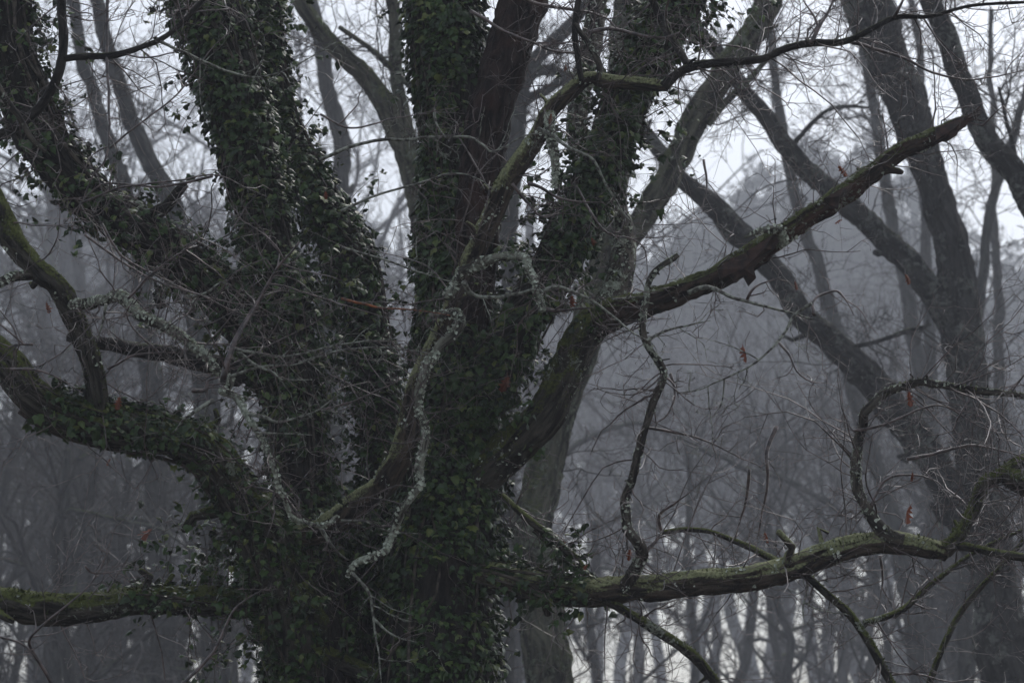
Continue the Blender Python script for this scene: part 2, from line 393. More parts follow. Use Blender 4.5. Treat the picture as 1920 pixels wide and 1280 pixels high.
def flakes(key, n, size=0.011, lo=0, hi=1, thr=0.45):
    C, Rr, o, th = HOST[key]
    c, r, T, d = surface_pts(C, Rr, n, lo, hi, topbias=0.5)
    keep = vn2(c * 11 + d * 0.5, 61) > thr; c, r, T, d = c[keep], r[keep], T[keep], d[keep]; m = len(c)
    L = np.minimum(size, r * 0.9) * rng.uniform(0.4, 1.3, m); base = c + d * (r * 1.02 + 0.001)[:, None]
    nn = nrm(d + rng.normal(size=(m, 3)) * 0.4); B = basis(nn, T + rng.normal(size=(m, 3)) * 0.5)
    a = np.linspace(0, 2 * math.pi, 6, endpoint=False)[None] + rng.uniform(0, 1, (m, 1)); rad = rng.uniform(0.5, 1.1, (m, 6))
    tv = np.zeros((m, 7, 3)); tv[:, 1:, 0] = np.cos(a) * rad; tv[:, 1:, 1] = np.sin(a) * rad; tv[:, 1:, 2] = rng.uniform(-0.1, 0.55, (m, 6))
    V = base[:, None] + np.einsum('nij,nvj->nvi', B, tv * L[:, None, None])
    tf = np.array([[0, 1 + i, 1 + (i + 1) % 6] for i in range(6)])
    F = (tf[None] + (np.arange(m) * 7)[:, None, None]).reshape(-1, 3)
    th.part("lichen", V.reshape(-1, 3), F, M_lflake, smooth=False, kind="stuff", parent=o)

DROPS = []
def spray(key, n1, L=0.35, r=0.0042, per=(4, 3), lo=0.1, hi=1.0, up=0.15, wig=0.22, mat=None, trop=0.0, spreadT=0.5, sides=4, back=0.3):
    """fine twigs leaving a branch: three generations"""
    C, Rr, o, th = HOST[key]
    s = np.linspace(0, len(C) - 1.01, len(C)); t = rng.uniform(lo, hi, n1) * (len(C) - 1.01); k = t.astype(int)
    T = nrm(np.gradient(C, axis=0))[k]; q = nrm(np.cross(T, rng.normal(size=(n1, 3)))); q[:, 1] *= (1 - back); q[:, 2] += up
    d = nrm(T * spreadT + q); st = C[k]
    rr = np.minimum(r * rng.uniform(0.6, 1.2, n1), Rr[k] * 0.7 + 0.001)
    out = []
    A, Ra = grow(st, d, L * rng.uniform(0.4, 1.35, n1), rr, 10, wig, (0, 0, trop)); out.append(thin_tubes(A, Ra, sides))
    st2, d2, L2, r2 = children(A, Ra, per[0], 0.5, 0.9, minr=r * 0.5, up=up * 0.5)
    B, Rb = grow(st2, d2, L2, r2, 7, wig * 1.1, (0, 0, trop)); out.append(thin_tubes(B, Rb, 3))
    if per[1]:
        st3, d3, L3, r3 = children(B, Rb, per[1], 0.42, 0.95, minr=r * 0.4, up=up * 0.5)
        Cc, Rc = grow(st3, d3, np.maximum(L3, 0.02), r3, 4, wig * 1.2); out.append(thin_tubes(Cc, Rc, 3))
        ends = Cc[:, -1]; e = rng.uniform(size=len(ends)) < 0.02; DROPS.append(ends[e])
        bl = ends[rng.uniform(size=len(ends)) < 0.5]   # buds
        bd = nrm(rng.normal(size=(len(bl), 3)) + [0, 0, 0.8]) * 0.006
        bb = np.stack([bl - bd * 0.5, bl + bd * 0.2, bl + bd], 1); out.append(thin_tubes(bb, np.tile([0.0008, 0.0022, 0.0004], (len(bl), 1)), 4))
    V, F = cat(out)
    th.part("twig_spray", V, F, mat or M_twig, kind="stuff", parent=o)

def ivy_on(th, hosts, n_leaf, bulge=0.05, size=(0.019, 0.054), thr=0.42, arms=0, arm_len=0.2, keep=300, arm_range=(0, 1), vines=8):
    """hosts: (key, lo, hi, weight, topbias)"""
    P_, N2, T2, S2 = [], [], [], []
    V_ = []
    for key, lo, hi, wgt, tb in hosts:
        C, Rr, _, _ = HOST[key]
        c, r, T, o = surface_pts(C, Rr, int(n_leaf * wgt), lo, hi, topbias=tb, front=0.25)
        clump = vn2(c * 3.2 + o * 0.9 + 5, 21); kp = clump > thr - 0.25 * rng.uniform(size=len(c)); c, r, T, o, clump = c[kp], r[kp], T[kp], o[kp], clump[kp]
        off = bulge * (0.1 + 2.2 * np.clip(clump - 0.3, 0, 1)) * rng.uniform(0.15, 1.25, len(c))**0.8
        P_.append(c + o * (r + off)[:, None]); m = len(c)
        N2.append(nrm(o * 0.75 + np.array([0, 0, 0.45]) + rng.normal(size=(m, 3)) * 0.42)); T2.append(np.array([0, 0, -0.9]) + o * 0.35 + rng.normal(size=(m, 3)) * 0.45)
        S2.append(rng.uniform(*size, m) * rng.uniform(0.75, 1.1, m))
        # climbing stems
        nv = int(vines * wgt) + 1; i0, i1 = int(lo * (len(C) - 1)), int(hi * (len(C) - 1))
        if i1 - i0 > 12:
            Cs, Rs = C[i0:i1:4], Rr[i0:i1:4]; Tt, Nn, Bb = frames(C); Nn, Bb = Nn[i0:i1:4], Bb[i0:i1:4]
            for v in range(nv):
                ph = rng.uniform(0, 6.28) + 1.3 * (vn(np.column_stack([np.arange(len(Cs)) * 0.09, np.full(len(Cs), v * 3.1), np.zeros(len(Cs))]), 8) - 0.5) * 2
                rad = Rs * 1.04 + 0.006 + 0.012 * vn(np.column_stack([np.arange(len(Cs)) * 0.3, np.full(len(Cs), v * 1.7), np.zeros(len(Cs))]), 9)
                pth = Cs + rad[:, None] * (np.cos(ph)[:, None] * Nn + np.sin(ph)[:, None] * Bb)
                V_.append(thin_tubes(pth[None], np.full((1, len(pth)), rng.uniform(0.003, 0.009)), 5))
        if arms:
            na = int(arms * wgt); c, r, T, o = surface_pts(C, Rr, na, max(lo, arm_range[0]), min(hi, arm_range[1]), topbias=tb * 0.5)
            na = len(c); o2 = o.copy(); o2[:, 1] *= 0.5
            A, Ra = grow(c + o * (r * 0.8)[:, None], nrm(o2 + rng.normal(size=(na, 3)) * 0.35 + [0, 0, 0.25]), (arm_len * rng.uniform(0.35, 1.3, na)) + 0.03, np.full(na, 0.0028), 8, 0.2, (0, 0, -0.13))
            V_.append(thin_tubes(A, Ra, 3))
            lp = 9; pi = np.repeat(np.arange(na), lp); kk = rng.integers(2, 8, len(pi)); m = len(pi)
            pos = A[pi, kk] + rng.normal(size=(m, 3)) * 0.014
            P_.append(pos); N2.append(nrm(rng.normal(size=(m, 3)) * 0.7 + [0, -0.45, 0.5])); T2.append(np.array([0, 0, -0.8]) + rng.normal(size=(m, 3)) * 0.5); S2.append(rng.uniform(*size, m) * 0.9)
    V, F = cat(V_); th.part("vine_stem", V, F, M_dark if False else M_vine, kind="stuff")
    place_leaves(th, th.e, np.vstack(P_), np.vstack(N2), np.vstack(T2), np.concatenate(S2), keep=keep)
M_vine = simple("ivy_stem", (0.02, 0.016, 0.013), (0.085, 0.07, 0.055), 0.7, 25, 0.3)

# ================================================================== THE NEAR TREES
def base_at(px, Y): p = P(px, 640, Y); return (p[0], p[1], 0.0)
TL = Thing("ivy_clad_tree", "dark left tree with ivied trunk and long mossy limbs reaching the left edge", "tree", base_at(610, 14.2))
TC = Thing("ivy_clad_tree", "big central tree smothered in ivy with forked stems and a broken-ended limb to the right", "tree", base_at(830, 14.0))

# left tree
limb(TL, "trunk", [(620, 2260, 14.2, 100), (610, 1700, 14.2, 90), (590, 1320, 14.2, 78), (578, 1150, 14.2, 62), (572, 1000, 14.25, 54), (560, 850, 14.3, 52), (545, 700, 14.3, 52), (530, 560, 14.3, 50), (500, 430, 14.3, 46), (468, 300, 14.3, 50), (445, 180, 14.3, 54), (408, 60, 14.3, 58), (360, -60, 14.3, 60), (300, -250, 14.3, 58), (250, -500, 14.4, 50)], M_dark, 1, key="L_trunk", ridge=0.010)
limb(TL, "limb", [(-160, 560, 13.4, 27), (0, 668, 13.4, 30), (55, 735, 13.4, 32), (120, 775, 13.45, 34), (200, 795, 13.5, 38), (300, 815, 13.6, 36), (385, 850, 13.7, 38), (440, 920, 13.8, 42), (490, 1000, 13.9, 50), (525, 1090, 14.0, 55), (560, 1200, 14.1, 60), (590, 1350, 14.2, 55)], M_moss, 2, key="L_low", ridge=0.012, lump=0.13)
limb(TL, "limb", [(15, -260, 14.0, 44), (10, -80, 14.0, 44), (18, 60, 14.0, 44), (38, 160, 14.0, 46), (75, 255, 14.0, 44), (135, 335, 14.05, 40), (205, 400, 14.1, 39), (285, 450, 14.1, 40), (360, 505, 14.15, 42), (430, 570, 14.2, 44), (500, 660, 14.25, 46), (545, 760, 14.3, 40)], M_dark, 3, key="L_up", ridge=0.012)
limb(TL, "limb", [(-260, 1110, 13.9, 24), (0, 1130, 13.9, 27), (110, 1142, 13.9, 29), (240, 1130, 13.95, 25), (350, 1124, 14.0, 26), (450, 1128, 14.05, 28), (540, 1120, 14.15, 34)], M_moss, 4, key="L_bot", ridge=0.010)
limb(TL, "limb", [(530, 1015, 14.0, 20), (600, 990, 13.9, 22), (660, 955, 13.75, 23), (715, 905, 13.6, 24), (755, 845, 13.5, 22), (772, 760, 13.45, 18), (795, 680, 13.4, 16), (830, 610, 13.35, 14), (858, 545, 13.3, 15), (888, 480, 13.3, 18), (925, 400, 13.25, 19), (958, 320, 13.2, 19), (1000, 262, 13.2, 17), (1030, 210, 13.15, 16), (1070, 172, 13.1, 14), (1110, 152, 13.1, 14), (1180, 158, 13.05, 12), (1250, 160, 13.0, 11)], M_top, 5, key="L_cross", ridge=0.006, wig=0.02, wf=5, label="long crooked limb crossing in front of the central trunk")
limb(TL, "branch", [(1240, 162, 13.0, 10), (1270, 135, 13.0, 9), (1300, 124, 13.0, 9), (1345, 117, 13.0, 8), (1425, 114, 13.0, 7.5), (1470, 95, 13.0, 7), (1520, 81, 13.0, 7), (1582, 77, 13.0, 6.5), (1640, 50, 13.0, 5.5), (1680, 32, 13.0, 5), (1740, 31, 13.0, 4), (1800, 18, 13.0, 3.5), (1870, 8, 13.0, 3), (1960, 0, 13.0, 2.5)], M_dark, 6, key="topright", ridge=0.003)
limb(TL, "branch", [(-40, 330, 13.2, 20), (0, 398, 13.2, 20), (28, 455, 13.2, 22), (70, 505, 13.2, 20), (108, 535, 13.25, 20), (135, 585, 13.3, 21), (158, 640, 13.35, 20), (176, 700, 13.4, 19), (186, 780, 13.45, 20)], M_moss, 7, key="L_s", ridge=0.007, lump=0.15)
limb(TL, "branch", [(-60, 560, 13.1, 8), (0, 530, 13.1, 9), (30, 518, 13.15, 9), (65, 515, 13.2, 9)], M_lich2, 8, key="L_stub", ridge=0.003)
limb(TL, "branch", [(140, 572, 13.25, 12), (185, 563, 13.1, 11), (232, 557, 13.0, 12), (262, 585, 12.95, 11), (300, 608, 12.9, 11), (350, 638, 12.85, 11), (385, 665, 12.8, 10), (410, 700, 12.8, 10), (432, 715, 12.8, 9), (420, 737, 12.8, 9)], M_lich, 9, key="lich1", ridge=0.003, wig=0.030, wf=9, lump=0.34, spacing=0.008, label="pale lichen-crusted branch")
limb(TL, "branch", [(415, 735, 12.8, 8), (448, 748, 12.75, 7), (470, 790, 12.7, 6.5), (500, 840, 12.7, 6), (520, 890, 12.7, 6), (532, 945, 12.75, 6), (560, 978, 12.8, 6), (600, 983, 12.85, 5.5), (640, 962, 12.9, 4)], M_lich, 10, key="lich2", ridge=0.002, wig=0.030, wf=9, lump=0.34, spacing=0.006)
limb(TL, "branch", [(128, 632, 14.6, 10), (200, 642, 14.5, 12), (260, 655, 14.45, 14), (340, 670, 14.4, 16), (440, 690, 14.35, 20), (530, 720, 14.3, 22)], M_dark, 11, key="L_back", ridge=0.005)
# lichen branch in front of the central trunk
limb(TL, "branch", [(808, 590, 13.15, 7), (835, 590, 13.1, 8), (858, 597, 13.05, 10), (840, 632, 13.0, 11), (812, 668, 13.0, 10), (793, 712, 12.95, 10), (790, 760, 12.95, 9.5), (799, 815, 12.95, 9.5), (790, 870, 12.95, 9.5), (772, 930, 12.95, 9.5), (745, 985, 13.0, 10), (715, 1030, 13.0, 9), (672, 1052, 13.0, 8), (652, 1080, 13.0, 4)], M_lich, 12, key="lich3", ridge=0.003, wig=0.030, wf=9, lump=0.34, spacing=0.007, label="white lichened branch hanging before the ivied trunk")
limb(TL, "branch", [(845, 565, 13.1, 9), (850, 540, 13.1, 10), (868, 512, 13.05, 11), (895, 495, 13.0, 11), (930, 488, 12.95, 10), (965, 483, 12.95, 9), (988, 490, 12.9, 9), (1000, 520, 12.9, 9), (1008, 555, 12.9, 8.5), (1018, 580, 12.9, 7)], M_lich, 13, key="lich4", ridge=0.003, wig=0.030, wf=9, lump=0.34, spacing=0.007)
limb(TL, "branch", [(1030, 212, 13.0, 11), (1030, 240, 12.98, 10), (1036, 275, 12.96, 10), (1042, 310, 12.95, 9), (1040, 350, 12.95, 6)], M_lich, 14, key="lich5", ridge=0.003, lump=0.2, spacing=0.007)
limb(TL, "branch", [(112, -60, 13.0, 9), (118, 20, 13.0, 9), (120, 100, 13.0, 9), (100, 160, 13.0, 9), (62, 210, 13.0, 9), (20, 240, 13.0, 10), (-50, 270, 13.0, 11)], M_dark, 15, key="ul1", ridge=0.003)
limb(TL, "branch", [(118, 112, 13.0, 7), (165, 108, 12.95, 6.5), (215, 105, 12.9, 6), (260, 92, 12.9, 5.5), (305, 72, 12.9, 5), (350, 35, 12.9, 4.5), (400, -20, 12.9, 4)], M_dark, 16, key="ul2", ridge=0.002)
limb(TL, "branch", [(-20, 130, 12.8, 6), (10, 185, 12.8, 6.5), (38, 225, 12.8, 6), (60, 265, 12.8, 5), (85, 287, 12.8, 4)], M_lich2, 17, key="ul3", ridge=0.002)

# central tree
limb(TC, "trunk", [(800, 2260, 14.0, 170), (805, 1700, 14.0, 150), (815, 1320, 14.0, 115), (825, 1150, 14.0, 98), (835, 1000, 14.0, 86), (848, 850, 14.0, 76), (862, 720, 14.0, 72), (862, 600, 14.0, 66), (850, 480, 14.0, 56), (846, 350, 14.0, 52), (843, 200, 14.0, 54), (835, 50, 14.0, 60), (828, -100, 14.0, 62), (815, -300, 14.0, 60), (800, -560, 14.0, 50)], M_dark, 20, key="C_trunk", ridge=0.010)
limb(TC, "stem", [(880, 620, 13.85, 30), (892, 520, 13.8, 36), (898, 420, 13.75, 40), (903, 330, 13.75, 40), (915, 240, 13.75, 40), (938, 150, 13.75, 41), (962, 60, 13.75, 42), (990, -30, 13.75, 43), (1020, -150, 13.8, 42), (1060, -320, 13.8, 38), (1080, -560, 13.8, 32)], M_red, 21, key="C_bare", ridge=0.014, lump=0.14, label="bare reddish black stem")
limb(TC, "stem", [(870, 800, 13.9, 42), (915, 715, 13.85, 42), (965, 630, 13.8, 40), (1015, 545, 13.8, 38), (1058, 460, 13.8, 36), (1095, 375, 13.8, 36), (1132, 290, 13.8, 36), (1168, 200, 13.8, 38), (1212, 110, 13.8, 42), (1265, 15, 13.8, 46), (1325, -90, 13.8, 48), (1400, -260, 13.8, 44), (1440, -460, 13.8, 38)], M_dark, 22, key="C_diag", ridge=0.009)
limb(TC, "stem", [(790, 1260, 14.3, 44), (755, 1080, 14.4, 42), (728, 930, 14.45, 38), (712, 800, 14.5, 36), (698, 690, 14.55, 36), (684, 590, 14.6, 38), (660, 500, 14.6, 40), (618, 415, 14.65, 38), (572, 335, 14.7, 34), (530, 240, 14.7, 30), (505, 120, 14.7, 28), (490, -80, 14.7, 26)], M_dark, 23, key="C_mid", ridge=0.007)
limb(TC, "stem", [(690, 1500, 14.35, 60), (672, 1280, 14.4, 52), (668, 1150, 14.45, 46), (690, 1020, 14.5, 40), (712, 900, 14.55, 32), (722, 800, 14.6, 26)], M_dark, 231, key="C_low", ridge=0.007)
limb(TC, "limb", [(850, 960, 14.0, 40), (905, 890, 13.9, 38), (955, 842, 13.85, 36), (1010, 790, 13.8, 34), (1045, 730, 13.8, 33), (1075, 665, 13.8, 32), (1110, 608, 13.8, 32), (1150, 588, 13.75, 28), (1190, 572, 13.7, 24)], M_moss, 24, key="R_moss", ridge=0.010, lump=0.14)
limb(TC, "limb", [(1120, 605, 13.8, 26), (1148, 560, 13.85, 27), (1166, 505, 13.9, 25), (1170, 450, 14.0, 21), (1160, 400, 14.1, 18), (1130, 350, 14.3, 17), (1095, 300, 14.5, 19), (1083, 240, 14.6, 19), (1090, 170, 14.7, 19), (1108, 90, 14.8, 20), (1118, 0, 14.9, 19), (1130, -120, 15.0, 16)], M_lich2, 25, key="R_up", ridge=0.005)
limb(TC, "limb", [(1150, 592, 13.75, 25), (1210, 572, 13.6, 23), (1280, 545, 13.5, 22), (1345, 518, 13.4, 22), (1400, 487, 13.35, 24), (1450, 452, 13.3, 21), (1510, 412, 13.3, 18), (1570, 375, 13.3, 19), (1630, 328, 13.3, 17), (1690, 285, 13.3, 16), (1750, 257, 13.3, 15), (1800, 230, 13.3, 12), (1818, 220, 13.3, 6)], M_broken, 26, key="R_broken", ridge=0.012, lump=0.2, wig=0.016, wf=6, spacing=0.009, label="broken-ended limb with peeling reddish bark")
limb(TC, "limb", [(840, 1060, 13.95, 28), (920, 1085, 13.85, 27), (1000, 1095, 13.8, 26), (1080, 1108, 13.75, 25), (1150, 1106, 13.7, 24), (1230, 1100, 13.65, 24), (1330, 1092, 13.6, 23), (1420, 1082, 13.6, 23), (1500, 1060, 13.55, 22), (1570, 1035, 13.5, 22), (1640, 1018, 13.5, 20), (1710, 1022, 13.5, 19), (1775, 1036, 13.5, 16)], M_top, 27, key="R_low", ridge=0.010, lump=0.15, spacing=0.009, label="level limb with bright lichen along its top")
limb(TC, "branch", [(1770, 1030, 13.5, 15), (1798, 1003, 13.5, 13), (1820, 960, 13.5, 12), (1845, 905, 13.5, 12), (1870, 893, 13.5, 12), (1900, 870, 13.5, 13), (1960, 850, 13.5, 14)], M_moss, 28, key="R_a", ridge=0.006, lump=0.18)
limb(TC, "branch", [(1790, 1022, 13.5, 8), (1830, 1028, 13.5, 8), (1880, 1040, 13.5, 8), (1960, 1050, 13.5, 7)], M_moss, 29, key="R_b", ridge=0.004)
limb(TC, "branch", [(1700, 1012, 13.45, 12), (1665, 1000, 13.45, 12), (1630, 970, 13.45, 11), (1612, 935, 13.45, 10), (1606, 880, 13.45, 9.5), (1614, 820, 13.45, 9), (1625, 770, 13.4, 8), (1655, 740, 13.4, 8), (1700, 725, 13.35, 7.5), (1760, 722, 13.35, 7), (1820, 733, 13.35, 7), (1880, 742, 13.35, 6), (1960, 750, 13.35, 6)], M_lich2, 30, key="R_loop", ridge=0.006, wig=0.026, wf=7, lump=0.26, spacing=0.008, label="hooked branch with pale lichen patches")
limb(TC, "branch", [(1880, 885, 13.5, 16), (1905, 900, 13.5, 20), (1960, 920, 13.5, 20)], M_moss, 301, key="R_knob", ridge=0.006, lump=0.2)
limb(TC, "branch", [(1272, 480, 13.3, 5), (1248, 498, 13.3, 6), (1222, 525, 13.3, 6), (1210, 560, 13.3, 6), (1208, 610, 13.3, 6), (1215, 650, 13.3, 6.5), (1243, 700, 13.35, 7), (1228, 760, 13.4, 7), (1205, 820, 13.4, 7), (1185, 880, 13.45, 7.5), (1168, 930, 13.5, 8), (1178, 985, 13.5, 9), (1200, 1040, 13.55, 11), (1188, 1070, 13.6, 12), (1170, 1100, 13.65, 12)], M_lich2, 31, key="R_vert", ridge=0.005, wig=0.026, wf=7, lump=0.26, spacing=0.008)
limb(TC, "branch", [(1130, 1125, 13.7, 8), (1170, 1145, 13.7, 8.5), (1230, 1180, 13.7, 9), (1290, 1218, 13.7, 10), (1330, 1262, 13.7, 10), (1370, 1330, 13.7, 10)], M_moss, 32, key="R_d1", ridge=0.004)
limb(TC, "branch", [(1500, 1065, 13.6, 7), (1545, 1105, 13.65, 7), (1590, 1145, 13.7, 8), (1622, 1190, 13.7, 8), (1650, 1240, 13.7, 8), (1690, 1310, 13.7, 9)], M_moss, 33, key="R_d2", ridge=0.004)
limb(TC, "branch", [(1618, 1168, 13.7, 6), (1690, 1145, 13.75, 6.5), (1725, 1115, 13.8, 6), (1760, 1085, 13.8, 5), (1830, 1035, 13.85, 4), (1930, 985, 13.9, 3.5)], M_moss, 34, key="R_d3", ridge=0.003)
limb(TC, "branch", [(1735, 1300, 13.9, 6), (1760, 1230, 13.9, 6), (1795, 1160, 13.9, 5.5), (1840, 1100, 13.9, 5), (1890, 1045, 13.9, 4.5), (1940, 985, 13.9, 4)], M_moss, 35, key="R_d4", ridge=0.003)
limb(TC, "branch", [(1240, 998, 14.4, 4.5), (1290, 992, 14.4, 5), (1340, 998, 14.4, 5), (1400, 1022, 14.3, 6), (1440, 1042, 14.2, 7), (1480, 1065, 14.0, 7)], M_moss, 36, key="R_e", ridge=0.003)
limb(TC, "branch", [(940, 930, 13.9, 6), (980, 965, 13.8, 7), (1030, 1005, 13.8, 8), (1075, 1045, 13.8, 8), (1110, 1095, 13.75, 8)], M_moss, 37, key="R_f", ridge=0.003)
limb(TC, "branch", [(1090, 150, 13.0, 5.5), (1082, 110, 13.0, 6), (1076, 60, 13.0, 6), (1088, -30, 13.0, 6)], M_dark, 38, key="t1", ridge=0.002)
limb(TC, "branch", [(1122, 152, 13.0, 5), (1125, 125, 13.0, 6), (1105, 85, 13.0, 6), (1078, 45, 13.0, 5)], M_lich2, 39, key="t2", ridge=0.002)
limb(TC, "branch", [(1215, -30, 13.2, 7), (1240, 40, 13.2, 7), (1262, 75, 13.1, 8), (1290, 122, 13.0, 7)], M_dark, 40, key="t3", ridge=0.002)

# peeling bark hanging from the broken limb
C, Rr, o_, _ = HOST["R_broken"]
pv_, pf_ = [], []
def rag(pts, Y, seed):
    pts = np.array(pts, float); c = pts.mean(0); V = [P(*p, Y + 0.02 * rng.normal()) for p in pts]; V.append(P(*c, Y - 0.05)); V2 = [v + np.array([0, 0.03, 0]) for v in V]
    n = len(pts); V = np.array(V + V2); F = [[n, i, (i + 1) % n] for i in range(n)] + [[2 * n + 1, n + 1 + (i + 1) % n, n + 1 + i] for i in range(n)]
    F += [[i, n + 1 + i, (i + 1) % n] for i in range(n)] + [[(i + 1) % n, n + 1 + i, n + 1 + (i + 1) % n] for i in range(n)]
    TC.part("loose_bark", V, np.array(F), M_rag, smooth=False, parent=o_)
rag([(1345, 505), (1372, 484), (1408, 470), (1440, 462), (1432, 485), (1412, 500), (1418, 520), (1404, 535), (1395, 518), (1378, 527), (1368, 516), (1350, 522)], 13.25, 1)
rag([(1755, 240), (1790, 226), (1816, 219), (1812, 236), (1798, 240), (1795, 252), (1776, 264), (1770, 258), (1756, 262)], 13.22, 2)
rag([(1545, 372), (1580, 352), (1600, 345), (1592, 362), (1575, 372), (1572, 390), (1556, 384)], 13.2, 3)
sp = []
for q in range(9):
    a = P(1800 + 2 * q, 232 - 1.5 * q + rng.uniform(-6, 6), 13.3 + 0.02 * rng.normal()); b = a + nrm(np.array([1.0, 0.2 * rng.normal(), 0.55 + 0.35 * rng.normal()])) * rng.uniform(0.05, 0.13)
    sp.append(np.stack([a, (a + b) / 2 + 0.004 * rng.normal(size=3), b]))
V, F = thin_tubes(np.array(sp), np.tile([0.009, 0.006, 0.0008], (9, 1)), 4); TC.part("splinter", V, F, M_rag, smooth=False, kind="stuff", parent=o_)
rag([(1400, 470), (1450, 440), (1465, 446), (1450, 468), (1430, 478), (1408, 492)], 13.2, 4)
limb(TC, "branch", [(1395, 445, 13.2, 3), (1430, 433, 13.15, 7), (1460, 432, 13.15, 11), (1470, 455, 13.2, 9), (1462, 465, 13.2, 3)], M_lich, 411, key="knot", ridge=0.004, lump=0.3, spacing=0.008)

def stubs(key, n, lo=0.05, hi=0.95, f=0.36):
    """old broken side shoots with a swollen collar"""
    C, Rr, o, th = HOST[key]; T = nrm(np.gradient(C, axis=0))
    for q in range(n):
        k = int(rng.uniform(lo, hi) * (len(C) - 1)); d = np.cross(T[k], rng.normal(size=3)); d[1] *= 0.4; d[2] += 0.3; d = nrm(nrm(d) + T[k] * 0.35)
        r = Rr[k]; f2 = f * rng.uniform(0.6, 1.3); L = r * rng.uniform(0.5, 1.6)
        c = C[k] + d * (r * np.array([0.55, 0.85, 1.05, 1.3]) [:, None] ) ; c = np.vstack([c, c[-1] + (d + rng.normal(size=3) * 0.25) * L * 0.6, c[-1] + (d + rng.normal(size=3) * 0.3) * L])
        V, F, uv = thick_tube(c, r * f2 * np.array([1.9, 1.6, 1.2, 0.9, 0.75, 0.55]), q, 0.012, 0.004, 0.25, 24)
        th.part("stub", V, F, o.data.materials[0], uv, parent=o)
for k, n in (("L_low", 5), ("L_up", 3), ("L_bot", 4), ("R_moss", 1), ("R_broken", 4), ("R_low", 4), ("L_cross", 6), ("C_bare", 3), ("L_s", 4), ("R_loop", 6), ("R_vert", 6), ("R_a", 3), ("lich1", 5), ("lich3", 5), ("lich4", 3), ("topright", 5), ("R_d1", 2), ("R_d2", 2)):
    stubs(k, n)
for k, n in (("L_low", 2600), ("L_bot", 6000), ("L_up", 1500), ("L_cross", 3500), ("R_moss", 4000), ("R_low", 5000), ("R_a", 2200), ("R_broken", 3000), ("L_s", 2200), ("R_loop", 900), ("R_d1", 600), ("R_d2", 600), ("R_up", 2000)):
    tufts(k, n, 0.013 if k != "L_bot" else 0.02)
for k, n in (("lich1", 1300), ("lich2", 900), ("lich3", 1800), ("lich4", 1100), ("lich5", 500), ("L_cross", 1600), ("R_vert", 700), ("R_loop", 800), ("R_low", 1600), ("R_broken", 900), ("R_up", 1200), ("knot", 300), ("L_stub", 300), ("R_moss", 700), ("L_s", 300)):
    flakes(k, n, 0.010, thr=0.47 if k.startswith("lich") else 0.55)

